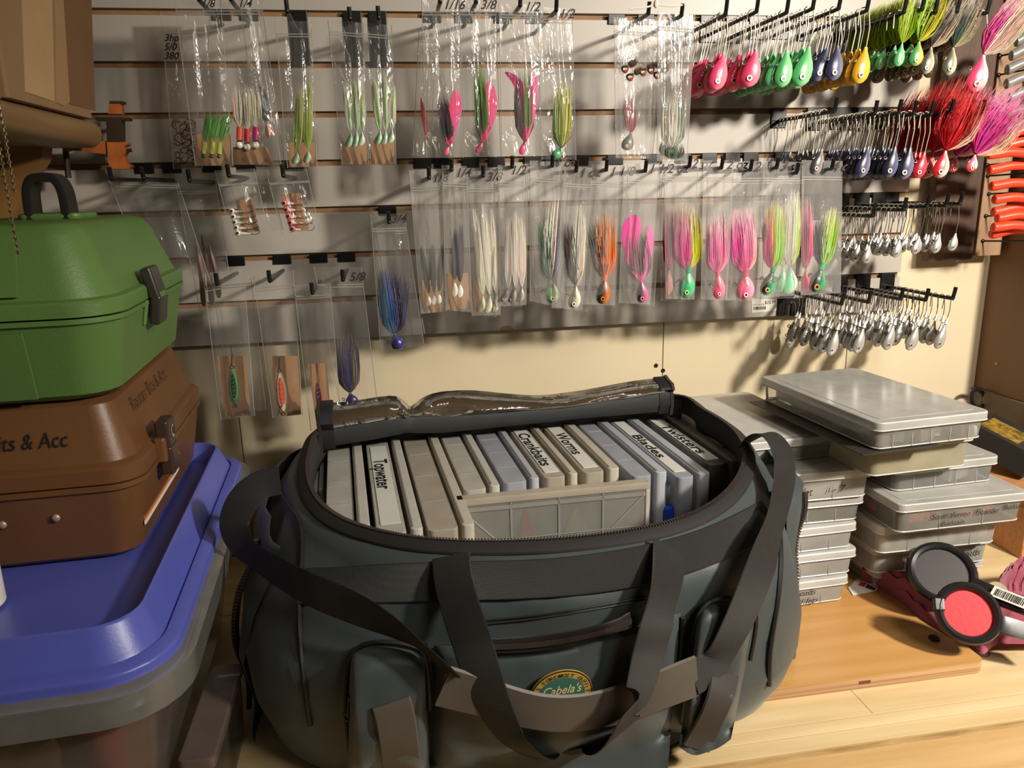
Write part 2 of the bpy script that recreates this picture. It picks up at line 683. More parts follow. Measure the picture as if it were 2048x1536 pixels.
# ---------------------------------------------------------------- shelf, cardboard box, clamp and chains at the upper left
SX = -0.40
shelf = thing('shelf', 'wooden shelf with a rounded front edge carrying the cardboard box', 'shelf', (-0.55, -0.35, 1.62))
mb = MB()
rings = []
for y in (-0.085, -0.09, -0.66):
    d = 0.004 if y == -0.085 else 0
    ring = []
    for k in range(9):
        a = -PI / 2 + PI * k / 8
        ring.append(V((SX - 0.02 - d + 0.019 * math.cos(a), y, 1.644 + (0.019 - d) * math.sin(a))))
    ring += [V((-0.755, y, 1.663 - d)), V((-0.755, y, 1.625 + d))]
    rings.append(ring)
mb.loft(rings)
obj('board', mb, M_SHELF, shelf)
mb = MB()
mb.prism([W(x, y, -0.125) for x, y in ((-60, 262), (80, 262), (85, 285), (84, 315), (74, 334), (58, 348), (40, 400), (20, 440), (-60, 452))], (0, 0.035, 0))
obj('bracket', mb, pm('bracket_wood', (142, 100, 52), .55, stretch=(1, 6, 2)), shelf)

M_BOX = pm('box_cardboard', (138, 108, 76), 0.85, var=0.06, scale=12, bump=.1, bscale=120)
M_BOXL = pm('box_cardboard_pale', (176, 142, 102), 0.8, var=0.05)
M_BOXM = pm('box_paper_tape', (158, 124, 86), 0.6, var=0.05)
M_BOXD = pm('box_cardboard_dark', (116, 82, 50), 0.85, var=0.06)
cb = thing('cardboard_box', 'brown cardboard box with paper tape on the shelf at top left', 'box', (-0.55, -0.25, 1.663))
mb = MB()
mb.rbox((-0.5755, -0.245, 1.793), (0.345, 0.262, 0.26), 0.004, 0.002)
obj('carton', mb, M_BOX, cb)


def boxstrip(pts, mat, nm, lift):
    q = MB()
    q.prism([XP(x, y, SX - 0.003) for x, y in pts], (lift, 0, 0))
    obj(nm, q, mat, cb)


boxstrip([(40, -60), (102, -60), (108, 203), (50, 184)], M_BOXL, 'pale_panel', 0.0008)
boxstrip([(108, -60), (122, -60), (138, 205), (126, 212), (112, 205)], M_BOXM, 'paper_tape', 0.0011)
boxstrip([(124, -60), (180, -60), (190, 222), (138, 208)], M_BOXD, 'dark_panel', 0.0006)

# bar clamp gripping the end of the shelf
M_CLAMP = pm('clamp_orange', (170, 92, 38), 0.55, var=.25, scale=30)
M_CLAMPD = pm('clamp_dark', (62, 46, 34), 0.5, .3)
cy = -0.06
clampo = thing('bar_clamp', 'rusty orange bar clamp gripping the end of the shelf', 'clamp', (-0.42, cy, 1.56))


def flat(pts, y, d, mat, nm, parent):
    q = MB()
    q.prism([W(a, b, y) for a, b in pts], (0, d, 0))
    return obj(nm, q, mat, parent, smooth=30)


flat([(218, 206), (240, 206), (242, 228), (216, 228)], cy, .018, M_CLAMP, 'knob', clampo)
flat([(219, 202), (244, 202), (244, 207), (219, 207)], cy - .001, .02, M_CLAMPD, 'pin', clampo)
flat([(190, 234), (257, 235), (257, 240), (242, 241), (243, 283), (214, 283), (212, 241), (190, 240)], cy, .02, M_CLAMPD, 'fixed_jaw', clampo)
flat([(122, 284), (134, 279), (140, 284), (210, 282), (212, 308), (190, 306), (140, 300), (126, 304)], cy + .002, .016, M_CLAMP, 'arm', clampo)
flat([(213, 284), (253, 284), (255, 289), (247, 293), (252, 303), (246, 312), (250, 325), (262, 332), (258, 338), (218, 338)], cy, .02, M_CLAMP, 'sliding_jaw', clampo)
mb = MB()
mb.tube([W(128, 268, cy + .01), W(137, 356, cy + .01)], 0.0045, 8)
obj('screw_rod', mb, M_CLAMPD, clampo)
mb = MB()
mb.tube([W(248, 303, cy + .005), W(263, 300, cy + .005)], 0.003, 6)
obj('wing_nut', mb, M_CLAMPD, clampo)

# ball chains
M_BALL = pm('ball_chain', (205, 190, 160), 0.2, 1.0)
for k, (a, b, lab) in enumerate((((-6, 130), (36, 505), 'long bead pull chain hanging lowest in front of the green box'),
                                 ((2, 180), (29, 381), 'shorter bead pull chain ending beside the shelf bracket'))):
    y = -0.62 - 0.01 * k
    b3 = W(b[0], b[1], y)
    mb = MB()
    top = 1.78
    n = int((top - b3.z) / 0.0058)
    for i in range(n):
        mb.ell((b3.x + .0004 * math.sin(i), y, b3.z + i * 0.0058), (0.0019,) * 3, 7, 5)
    mb.tube([(b3.x, y, b3.z), (b3.x, y, top)], 0.0004, 4)
    tag(obj('ball_chain', mb, M_BALL), lab, 'chain')

# ---------------------------------------------------------------- blue-lidded bin and the two tackle boxes at the left
M_BIN = clear('bin_clear', 0.16, col=(205, 200, 190), rough=0.2, gloss=1.3)
M_BINRIM = clear('bin_rim', 0.45, col=(190, 186, 176), rough=0.2, gloss=1.3)
M_BLUE = pm('blue_lid', (80, 88, 172), 0.36, var=.05, scale=8, bump=.06, bscale=300)
LH = 0.25
fr = T(335, 1338, LH)
bl = T(490, 905, LH)
yaw = math.atan2(fr.x - bl.x, bl.y - fr.y)            # the bin's long side runs to the wall
RB = Matrix.Rotation(yaw, 3, 'Z')
bw, bd = 0.40, 0.60
bc = V((fr.x, fr.y, 0)) + RB @ V((-bw / 2, bd / 2, 0))
bc.z = BENCH
bin_ = thing('storage_bin', 'clear plastic storage bin with a blue lid under the brown tackle box', 'storage bin', bc)


def rr(c, w, d, r, z, seg=6, R=RB):
    out = []
    for q in range(4):
        cx = (w / 2 - r) * (1 if q in (0, 3) else -1)
        cy_ = (d / 2 - r) * (1 if q in (0, 1) else -1)
        for k in range(seg + 1):
            a = q * PI / 2 + k * PI / 2 / seg
            p = R @ V((cx + r * math.cos(a), cy_ + r * math.sin(a), 0))
            out.append(V((c.x + p.x, c.y + p.y, z)))
    return out


z0 = BENCH
mb = MB()
mb.loft([rr(bc, bw - .13, bd - .13, .05, z0 + .001), rr(bc, bw - .10, bd - .10, .05, z0 + .004), rr(bc, bw - .03, bd - .03, .06, z0 + .20),
         rr(bc, bw - .028, bd - .028, .06, z0 + .214)], cap=False)
n = 28
mb.f.append(tuple(range(n - 1, -1, -1)))
obj('tub', mb, M_BIN, bin_)
mb = MB()
mb.loft([rr(bc, bw - .03, bd - .03, .06, z0 + .206), rr(bc, bw + .022, bd + .022, .07, z0 + .206), rr(bc, bw + .026, bd + .026, .07, z0 + .236),
         rr(bc, bw + .016, bd + .016, .07, z0 + .239), rr(bc, bw - .01, bd - .01, .06, z0 + .239)], cap=False)
obj('rim', mb, M_BINRIM, bin_)
mb = MB()
k = z0 + LH
mb.loft([rr(bc, bw + .002, bd + .002, .065, k - .024), rr(bc, bw + .002, bd + .002, .065, k - .004), rr(bc, bw - .004, bd - .004, .062, k),
         rr(bc, bw - .026, bd - .026, .055, k + .002), rr(bc, bw - .030, bd - .030, .05, k - .001), rr(bc, bw - .034, bd - .034, .05, k + .003),
         rr(bc, bw - .058, bd - .058, .04, k + .030), rr(bc, bw - .064, bd - .064, .04, k + .032), rr(bc, bw - .070, bd - .070, .036, k + .030),
         rr(bc, bw - .086, bd - .086, .03, k + .008), rr(bc, bw - .09, bd - .09, .03, k + .006)], cap=False)
mb.f.append(tuple(len(mb.v) - n + j for j in range(n)))
obj('lid', mb, M_BLUE, bin_, smooth=50)
mb = MB()
q = bc + RB @ V((-.06, -0.05, 0))
mb.rbox((q.x, q.y, k + .0035), (0.016, 0.44, 0.010), 0.004, 0.003, rz=yaw)
obj('lid_rib', mb, M_BLUE, bin_)

# soft things seen through the clear wall of the bin
M_STUFF = painted('bag_of_baits', 0.5)
for lab, col, c, rad in (('dull red soft bait pouch pressed against the clear bin wall', (150, 52, 60), (.115, -.15, .09), (.045, .07, .075)),
                         ('pale grey plastic pouch in the front corner of the clear bin', (150, 140, 130), (-.02, -.19, .09), (.07, .035, .08)),
                         ('yellow green bait packet near the rim inside the clear bin', (160, 172, 70), (.13, -.02, .15), (.02, .07, .018)),
                         ('tan packet at the bottom of the clear bin', (140, 122, 92), (.045, -.225, .10), (.035, .02, .055))):
    mb = MB()
    mb.col = col
    mb.ell((0, 0, 0), rad, 16, 10)
    for v in mb.v:
        v += V((noise.noise(v * 30), noise.noise(v * 30 + V((5, 1, 2))), noise.noise(v * 25 + V((9, 4, 2))))) * .012
        w_ = RB @ v
        v.x, v.y, v.z = bc.x + (RB @ V(c)).x + w_.x, bc.y + (RB @ V(c)).y + w_.y, max(z0 + .006, z0 + c[2] + w_.z)
    tag(obj('bait_pouch', mb, M_STUFF), lab, 'pouch', 'pouches in the clear bin')

# small clear box wedged between the bin and the bag
sb = thing('clear_box', 'small clear plastic box wedged low between the blue bin and the bag', 'box', (-0.222, -0.57, BENCH))
mb = MB()
mb.rbox((-0.222, -0.57, BENCH + .04), (0.034, 0.16, 0.08), .008, .003, taper=.003)
obj('tub', mb, clear('smoky_tub', .4, col=(120, 108, 92), rough=.2), sb)
mb = MB()
mb.rbox((-0.222, -0.57, BENCH + .0875), (0.038, 0.168, 0.014), .008, .003)
obj('lid', mb, clear('smoky_lid', .5, col=(150, 132, 122), rough=.2), sb)


def prof_box(c, w, d, R, levels, r=.03):
    """stack of rounded outlines (grow, height) -> rings"""
    return [rr(c, w + 2 * g, d + 2 * g, max(.004, r + g * .5), z, 5, R) for g, z in levels]


M_BROWN = pm('brown_plastic', (102, 67, 38), 0.42, var=.10, scale=7, bump=.1, bscale=260)
M_LATCH = pm('latch_brown', (58, 42, 34), 0.35)
nc = T(285, 1108, .262)
bw2, bd2 = 0.24, 0.365
R2 = Matrix.Rotation(math.radians(2.5), 3, 'Z')
c2 = V((nc.x, nc.y, 0)) + R2 @ V((-bw2 / 2, bd2 / 2, 0))
zb = BENCH + .259
brown = thing('brown_tackle_box', 'brown plastic tackle box with handwriting standing on the blue lid', 'tackle box', (c2.x, c2.y, zb))
mb = MB()
mb.loft(prof_box(c2, bw2, bd2, R2, [(-.012, zb), (-.004, zb + .006), (.004, zb + .05), (.009, zb + .083), (.013, zb + .086), (.013, zb + .092)]))
obj('base', mb, M_BROWN, brown, smooth=35)
mb = MB()
mb.loft(prof_box(c2, bw2, bd2, R2, [(.013, zb + .094), (.013, zb + .110), (.010, zb + .113), (.003, zb + .115), (-.006, zb + .15), (-.014, zb + .176), (-.022, zb + .181), (-.03, zb + .182)]))
obj('lid', mb, M_BROWN, brown, smooth=35)


def face(yl, z, off=0.0, c=c2, w=bw2, R=R2):
    """point on the right-hand long side (yl along it, 0 = middle)"""
    p = R @ V((w / 2 + off, yl, 0))
    return V((c.x + p.x, c.y + p.y, z))


def facef(xl, z, off=0.0, c=c2, d=bd2, R=R2):
    p = R @ V((xl, -d / 2 - off, 0))
    return V((c.x + p.x, c.y + p.y, z))


ly = XP(345, 862, nc.x + .026).y - c2.y
mb = MB()
for dz, sz, o in ((.118, .034, .020), (.086, .034, .021)):
    p = face(ly, zb + dz, o)
    mb.rbox(p, (0.016, 0.036, sz), .004, .003, rz=math.radians(2.5))
lat = obj('latch', mb, M_LATCH, brown)
mb = MB()
p = face(ly, zb + .102, .017)
mb.rbox(p, (0.014, 0.05, .030), .004, .003, rz=math.radians(2.5))
obj('latch_seat', mb, M_BROWN, brown)
mb = MB()
uy, uz = R2 @ V((0, 1, 0)), V((0, 0, 1))
o_ = face(ly, zb + .119, .0285)
mb.disc(o_, R2 @ V((1, 0, 0)), .008, .0006, 14)
obj('emblem', mb, pm('emblem_silver', (190, 180, 165), .4, .5), lat)
mb = MB()
for i in range(5):
    mb.tube([o_ + uy * (-.006 + i * .003) + uz * (-.002 - .001 * i) + V((.0008, 0, 0)), o_ + uy * (-.005 + i * .003) + uz * .006 + V((.0008, 0, 0))], .0005, 4)
obj('emblem_feathers', mb, M_LATCH, lat)
# maker's lettering and stripes on the long side
mb = MB()
text(mb, 'fenwick', face(ly + .027, zb + .056, .0078), uy, uz, .026, 0, .008)
text(mb, '1060', face(ly + .066, zb + .036, .0068), uy, uz, .017, 0, .004)
obj('maker_lettering', mb, M_WHITE, brown)
mb = MB()
a, b = face(-bd2 / 2 + .02, zb + .030, .0012), face(ly + .11, zb + .030, .0012)
for dz, th in ((0, .0045),):
    mb.prism([a, b, b + uz * th, a + uz * th], (0.0015, 0, 0))
obj('white_stripe', mb, M_WHITE, brown)
mb = MB()
mb.prism([a + uz * .006, b + uz * .006, b + uz * .0085, a + uz * .0085], (0.0018, 0, 0))
obj('orange_stripe', mb, pm('orange_stripe', (206, 110, 40), .5), brown)
# handwriting on the lid, end and side
ux = R2 @ V((1, 0, 0))
mb = MB()
slope = (uz + ux * 0.0 + uy * .25).normalized()
text(mb, 'Router Bits & Acc', facef(-.075, zb + .136, -.0008), ux, (uz + uy * .24).normalized(), .024, .15, .002, width=.138)
obj('marker_writing', mb, M_BLKINK, brown)
mb = MB()
text(mb, 'Router Bits & Acc', face(-.115, zb + .152, -.0045), uy, (uz - ux * .3).normalized(), .024, .2, -.002, width=.18)
obj('marker_writing', mb, pm('faded_ink', (84, 54, 30), .7), brown)
for px, py in ((112, 1036), (5, 1050)):
    mb = MB()
    v = ray(px, py)
    t = (c2.y - bd2 / 2 - .006 - CAM.y) / v.y
    mb.ell(CAM + v * t, (.0045, .003, .0045), 10, 6)
    obj('rivet', mb, pm('old_rivet', (170, 150, 125), .4, .4), brown)

# green tackle box on top
M_GREEN = pm('green_plastic', (86, 118, 58), 0.45, var=.06, scale=6, bump=.15, bscale=350)
zg = zb + .184
bw3, bd3 = 0.25, 0.375
c3 = c2 + R2 @ V((-.003, .003, 0))
green = thing('green_tackle_box', 'green plastic tackle box with black handle on top of the brown one', 'tackle box', (c3.x, c3.y, zg))
mb = MB()
mb.loft(prof_box(c3, bw3, bd3, R2, [(-.016, zg), (-.008, zg + .006), (.0, zg + .05), (.006, zg + .082), (.010, zg + .084), (.010, zg + .089)], r=.045))
obj('base', mb, M_GREEN, green, smooth=35)
mb = MB()
mb.loft(prof_box(c3, bw3, bd3, R2, [(.010, zg + .091), (.010, zg + .104), (.008, zg + .107), (.001, zg + .109), (-.01, zg + .14), (-.022, zg + .172), (-.030, zg + .182), (-.044, zg + .186)], r=.045))
obj('lid', mb, M_GREEN, green, smooth=35)
# raised end panels (the step seen on the front end)
for za, zb_, g0, g1 in ((.114, .165, .000, -.018), (.006, .078, -.006, .006)):
    for xa, xb in ((-.085, .045),):
        mb = MB()
        pts = []
        for zz, g in ((za, g0), (zb_, g1)):
            pts.append((facef(xa, zg + zz, g, c3, bd3), facef(xb, zg + zz, g, c3, bd3)))
        d = R2 @ V((0, -.004, 0))
        mb.prism([pts[0][0], pts[0][1], pts[1][1], pts[1][0]], d)
        obj('end_panel', mb, M_GREEN, green)
gy = XP(308, 560, c3.x + bw3 / 2 + .018).y - c3.y
lat = None
mb = MB()
for dz, sz, o, lean in ((.108, .040, .014, -.2), (.076, .036, .016, .16)):
    Rl = R2 @ Matrix.Rotation(lean, 3, 'Y')
    mb.rbox(face(gy, zg + dz, o, c3, bw3), (0.013, 0.042, sz), .004, .004, mat=Rl)
lat = obj('latch', mb, pm('latch_black', (52, 46, 42), .32), green)
mb = MB()
mb.rbox(face(gy, zg + .0925, .020, c3, bw3), (0.008, 0.030, .010), .002, .001, mat=R2)
obj('latch_window', mb, M_GREEN, lat)
for k in (-1, 1):
    mb = MB()
    mb.tube([face(gy + .029 * k, zg + .062, .004, c3, bw3), face(gy + .029 * k, zg + .09, .010, c3, bw3)], .003, 6)
    obj('latch_guard', mb, M_GREEN, green)
mb = MB()
for dy in (.055, .065, .075):
    mb.tube([face(gy + dy, zg + .06, .0052, c3, bw3), face(gy + dy + .004, zg + .08 + dy * .05, .0064, c3, bw3)], .0005, 4)
obj('scratch', mb, pm('scratch_dark', (48, 84, 30), .6), green)
# handle
M_HAND = pm('handle_black', (30, 28, 26), .38)
hy = -.33
pl, pr_ = W(68, 432, hy), W(140, 425, hy)
tl_, tr_ = W(72, 356, hy), W(142, 352, hy)
zt = zg + .186
mb = MB()
pts = cat_rom([V((pl.x, hy, zt - .001)), V((pl.x + .001, hy, zt + .03)), V((pl.x + .006, hy, tl_.z - .004)), V((pl.x + .014, hy, tl_.z)),
               V((pr_.x - .014, hy, tl_.z)), V((pr_.x - .006, hy, tl_.z - .004)), V((pr_.x - .001, hy, zt + .03)), V((pr_.x, hy, zt - .001))], 4)
nr = [V((0, -1, 0))] * len(pts)
mb.strip(pts, nr, .011, .028)
hd = obj('handle', mb, M_HAND, green)
mb = MB()
mb.rbox((((pl.x + pr_.x) / 2), hy + .02, zt + .003), (pr_.x - pl.x + .03, .07, .008), .01, .003)
obj('handle_seat', mb, M_GREEN, green)
# white cap edge at the far left of the picture
mb = MB()
a = T(-16, 1180, .275)
mb.rbox((a.x - .006, a.y, BENCH + .288), (.03, .03, .06), .012, .004)
tag(obj('white_bottle', mb, M_WHITE), 'white bottle standing on the blue lid at the left picture edge', 'bottle')

# ---------------------------------------------------------------- the duffel bag
M_FAB = pm('bag_fabric', (54, 63, 63), 0.5, var=.10, scale=9, bump=.12, bscale=900, sheen=.15)
M_FABD = pm('bag_lining', (34, 32, 30), 0.8)
M_WEB = pm('webbing', (24, 24, 23), 0.62, var=.12, scale=60, wave=(300, .5, 'X'))
M_WEBV = pm('webbing_diag', (27, 26, 25), 0.62, var=.12, scale=60, wave=(300, .5, 'Z'))
M_TAPE = pm('zipper_tape', (27, 24, 24), 0.7)
M_TEETH = pm('zipper_teeth', (66, 58, 54), 0.35, .3)
M_PIPE = pm('piping', (24, 24, 24), 0.5)
M_PAD = pm('pad_leatherette', (82, 74, 66), 0.55, var=.12, scale=14)
M_VINYL = clear('lid_vinyl', .22, col=(120, 104, 86), rough=.10, gloss=2.2, bump=.7, bscale=22, tint=(225, 215, 200))
M_VINYLBACK = pm('lid_inside', (66, 56, 47), .5, col2=(92, 80, 68), scale=14)

RIM = [(640, 860, .30), (619, 905, .296), (614, 952, .29), (634, 1005, .285), (690, 1047, .28), (790, 1076, .28), (900, 1088, .28), (1010, 1089, .28),
       (1150, 1082, .28), (1290, 1063, .28), (1390, 1033, .282), (1455, 990, .286), (1487, 940, .29), (1489, 895, .295), (1462, 857, .298), (1405, 822, .30)]
rim3 = [T(*p) for p in RIM]
rb, lb = rim3[-1], rim3[0]
rim3 += [V((.46, -.150, BENCH + .302)), V((.16, -.160, BENCH + .305)), V((-.06, -.165, BENCH + .302))]
rimc = cat_rom(rim3, 8, True)
# even spacing
def resample(P, n):
    L = [0]
    for i in range(len(P)):
        L.append(L[-1] + (P[(i + 1) % len(P)] - P[i]).length)
    out = []
    j = 0
    for k in range(n):
        d = L[-1] * k / n
        while L[j + 1] < d:
            j += 1
        t = (d - L[j]) / max(1e-9, L[j + 1] - L[j])
        out.append(P[j].lerp(P[(j + 1) % len(P)], t))
    return out


NR = 128
rimc = resample(rimc, NR)
for _ in range(2):
    rimc = [(rimc[i - 1] + rimc[i] * 2 + rimc[(i + 1) % NR]) / 4 for i in range(NR)]
cen = sum(rimc, V()) / NR
nrm = []
for i in range(NR):
    t = rimc[(i + 1) % NR] - rimc[i - 1]
    n_ = V((t.y, -t.x, 0)).normalized()
    if n_.dot(rimc[i] - cen) < 0:
        n_ = -n_
    nrm.append(n_)
for _ in range(6):
    nrm = [(nrm[i - 1] + nrm[i] * 2 + nrm[(i + 1) % NR]).normalized() for i in range(NR)]
PROF = [(1.0, 0.0), (.985, .010), (.955, .022), (.93, .030), (.90, .037), (.86, .043), (.82, .048), (.77, .051), (.72, .053), (.60, .054), (.45, .052), (.30, .049), (.15, .036), (.07, .024), (.02, .008), (.004, -.010)]


def bagpt(i, f, off, extra=0.0):
    b = rimc[i % NR]
    n_ = nrm[i % NR]
    back = max(0.0, n_.y)
    k = off * (1 - .55 * back) + extra
    h = (b.z - BENCH) * f
    p = V((b.x, b.y, BENCH + h)) + n_ * k
    # towards the base the outline becomes a rounded rectangle
    w_ = max(0.0, min(1.0, (.92 - f) / .45))
    w_ = w_ * w_ * (3 - 2 * w_)
    dx, dy = p.x - .158, p.y + .385
    t_ = ((abs(dx) / .348) ** 4.5 + (abs(dy) / .262) ** 4.5) ** (-1 / 4.5)
    g_ = off - .052 if f < .5 else 0.0
    p.x += (.158 + dx * t_ - p.x) * w_ + n_.x * (g_ + extra) * w_
    p.y += (-.385 + dy * t_ - p.y) * w_ + n_.y * (g_ + extra) * w_
    if p.x > .395 and p.y > -.575 and p.z < BENCH + .0195:
        p.z = BENCH + .0195
    w = noise.noise(V((p.x * 11, p.y * 11, p.z * 7))) * .009 + noise.noise(V((p.x * 7 + p.z * 22, p.y * 7, p.z * 12 + 7))) * .010
    w += noise.noise(V((p.x * 30 + p.z * 40, p.y * 30, p.z * 12))) * .005 * max(0, 1 - abs(f - .88) / .14)
    return p + n_ * w * min(1, off / .03) * (1 - back)


bag = thing('tackle_bag', 'open dark green duffel bag with black webbing, full of labelled clear boxes', 'bag', (cen.x, cen.y, BENCH))
mb = MB()
rings = [[bagpt(i, f, o) for i in range(NR)] for f, o in PROF]
mb.loft(rings, cap=False)
mb.f.append(tuple(len(mb.v) - NR + i for i in range(NR)))
body = obj('body', mb, M_FAB, bag, smooth=60)
bvh = BVHTree.FromPolygons([tuple(p) for p in mb.v], mb.f)
mb = MB()
mb.loft([[rimc[i] for i in range(NR)], [rimc[i] - nrm[i] * .004 - V((0, 0, .02)) for i in range(NR)],
         [V((rimc[i].x, rimc[i].y, BENCH + .008)) + nrm[i] * .02 for i in range(NR)]], cap=False)
mb.f.append(tuple(len(mb.v) - NR + i for i in range(NR)))
obj('lining', mb, M_FABD, bag, smooth=60)
# rim zipper: tape and teeth round the opening
mb = MB()
i0, i1 = 0, NR
mb.loft([[rimc[i] + nrm[i] * a + V((0, 0, z)) for i in range(NR)] for a, z in ((-.003, .0005), (-.002, .004), (.004, .0035), (.013, -.003), (.0135, -.0055), (.004, -.001), (-.003, .0005))], cap=False)
obj('zipper_tape', mb, M_TAPE, bag)
dense = resample(rimc, 520)
mb = MB()
for i in range(0, 520):
    p, q = dense[i], dense[(i + 1) % 520]
    t = (q - p).normalized()
    n_ = V((t.y, -t.x, 0))
    if n_.dot(p - cen) < 0:
        n_ = -n_
    mb.box(p + n_ * -.001 + V((0, 0, .0045)), (.0019, .0055, .0022), math.atan2(t.y, t.x))
obj('zipper_teeth', mb, M_TEETH, bag, smooth=0, kind='stuff')


def D(px, py, off=0.0):
    """point of the bag's own surface that this pixel of the photo shows, lifted off along its normal"""
    v = ray(px, py).normalized()
    h, n_, i, d = bvh.ray_cast(CAM, v)
    if h is None:
        h, n_, i, d = bvh.find_nearest(CAM + v * .95)
        g = CAM + v * (h - CAM).dot(v)
        return g, V((0, -1, 0))
    if n_.dot(v) > 0:
        n_ = -n_
    return h - v * (off / max(.45, -n_.dot(v))), n_


def Ds(pts, off=0.0, k=5):
    """smooth path of pixels -> points and normals on the bag"""
    q = cat_rom([V((a, b, 0)) for a, b in pts], k)
    P, N_ = [], []
    for i, a in enumerate(q):
        o = off(i / (len(q) - 1)) if callable(off) else off
        p, n_ = D(a.x, a.y, o)
        P.append(p)
        N_.append(n_)
    for _ in range(3):
        N_ = [(N_[max(i - 1, 0)] + N_[i] * 2 + N_[min(i + 1, len(N_) - 1)]).normalized() for i in range(len(N_))]
        P = [P[0]] + [(P[i - 1] + P[i] * 2 + P[i + 1]) / 4 for i in range(1, len(P) - 1)] + [P[-1]]
    return P, N_


def patch(top, bot, nu, nv, depth, pw=6, base=.0015):
    """puffed pocket whose top and bottom edges are pixel paths"""
    a = cat_rom([V((x, y, 0)) for x, y in top], 6)
    b = cat_rom([V((x, y, 0)) for x, y in bot], 6)
    vs, fs = [], []
    for j in range(nv + 1):
        for i in range(nu + 1):
            u, v = i / nu, j / nv
            pa = a[min(len(a) - 1, int(u * (len(a) - 1)))]
            fa = u * (len(a) - 1) - int(u * (len(a) - 1))
            if int(u * (len(a) - 1)) + 1 < len(a):
                pa = pa.lerp(a[int(u * (len(a) - 1)) + 1], fa)
            pb = b[min(len(b) - 1, int(u * (len(b) - 1)))]
            fb = u * (len(b) - 1) - int(u * (len(b) - 1))
            if int(u * (len(b) - 1)) + 1 < len(b):
                pb = pb.lerp(b[int(u * (len(b) - 1)) + 1], fb)
            p = pa.lerp(pb, v)
            e = (1 - abs(2 * u - 1) ** pw) * (1 - abs(2 * v - 1) ** pw)
            e = max(0, e) ** .5
            wr = noise.noise(V((p.x * .02, p.y * .012, 3))) * .003 * e
            q, n_ = D(p.x, p.y, base + depth * e + wr)
            vs.append(q)
    # keep the patch smooth where rays graze
    w = nu + 1
    for _ in range(2):
        nv_ = [q.copy() for q in vs]
        for j in range(1, nv):
            for i in range(1, nu):
                nv_[j * w + i] = (vs[j * w + i] * 4 + vs[j * w + i - 1] + vs[j * w + i + 1] + vs[j * w + i - w] + vs[j * w + i + w]) / 8
        vs = nv_
    for j in range(nv):
        for i in range(nu):
            fs.append((j * w + i, (j + 1) * w + i, (j + 1) * w + i + 1, j * w + i + 1))
    return MB().add(vs, fs)


def pipe(pts, r, off, nm, mat=M_PIPE, parent=bag, k=5):
    pts = [a for a in pts if bvh.ray_cast(CAM, ray(*a).normalized())[0] is not None]
    P, _n = Ds(pts, off, k)
    q = MB()
    q.tube(P, r, 6)
    return obj(nm, q, mat, parent)


def strap(pts, width, off, nm, mat, parent=bag, twist=None, thick=.0022, k=6, wl=None):
    P, N_ = Ds(pts, off, k)
    for _ in range(10):
        P = [P[0]] + [(P[i - 1] + P[i] * 2 + P[i + 1]) / 4 for i in range(1, len(P) - 1)] + [P[-1]]
        N_ = [(N_[max(i - 1, 0)] + N_[i] * 2 + N_[min(i + 1, len(N_) - 1)]).normalized() for i in range(len(N_))]
    if twist:
        M_ = []
        for i in range(len(P)):
            t = (P[min(i + 1, len(P) - 1)] - P[max(i - 1, 0)]).normalized()
            u = i / (len(P) - 1) * (len(twist) - 1)
            a = twist[int(u)] + (twist[min(int(u) + 1, len(twist) - 1)] - twist[int(u)]) * (u - int(u))
            M_.append(Matrix.Rotation(math.radians(a), 3, t) @ N_[i])
        N_ = M_
    q = MB()
    q.strip(P, N_, width, thick)
    return obj(nm, q, mat, parent)


# pockets
cp = obj('center_pocket', patch([(868, 1292), (980, 1290), (1110, 1285), (1240, 1262), (1362, 1225)], [(860, 1580), (1000, 1600), (1110, 1605), (1230, 1590), (1335, 1545)], 30, 22, .022, 8), M_FAB, bag, smooth=70)
lp = obj('side_pocket', patch([(700, 1318), (712, 1292), (770, 1284), (838, 1296), (850, 1320)], [(690, 1580), (730, 1590), (770, 1594), (820, 1594), (862, 1590)], 18, 20, .030, 6), M_FAB, bag, smooth=70)
rp = obj('side_pocket', patch([(1394, 1232), (1410, 1206), (1445, 1198), (1492, 1206), (1512, 1228)], [(1358, 1494), (1385, 1510), (1410, 1506), (1440, 1494), (1462, 1478)], 18, 20, .026, 6), M_FAB, bag, smooth=70)
pipe([(706, 1540), (692, 1440), (696, 1340), (716, 1294), (770, 1284), (834, 1294), (852, 1330), (858, 1420), (866, 1540)], .0028, .012, 'pocket_zipper', M_TAPE, lp)
pipe([(1372, 1400), (1384, 1290), (1400, 1222), (1440, 1196), (1490, 1204), (1514, 1232), (1500, 1320), (1470, 1474)], .0028, .012, 'pocket_zipper', M_TAPE, rp)
# front zipper of the middle pocket
P, N_ = Ds([(975, 1292), (1060, 1288), (1140, 1276), (1210, 1258), (1262, 1240)], .0245, 6)
mb = MB()
mb.strip(P, N_, .020, .002)
fz = obj('front_zipper', mb, M_TAPE, cp)
mb = MB()
for i in range(len(P) - 1):
    for j in range(4):
        a = P[i].lerp(P[i + 1], j / 4)
        mb.box(a + N_[i] * .0016, (.0016, .003, .005), 0)
obj('zipper_teeth', mb, M_TEETH, fz, smooth=0)
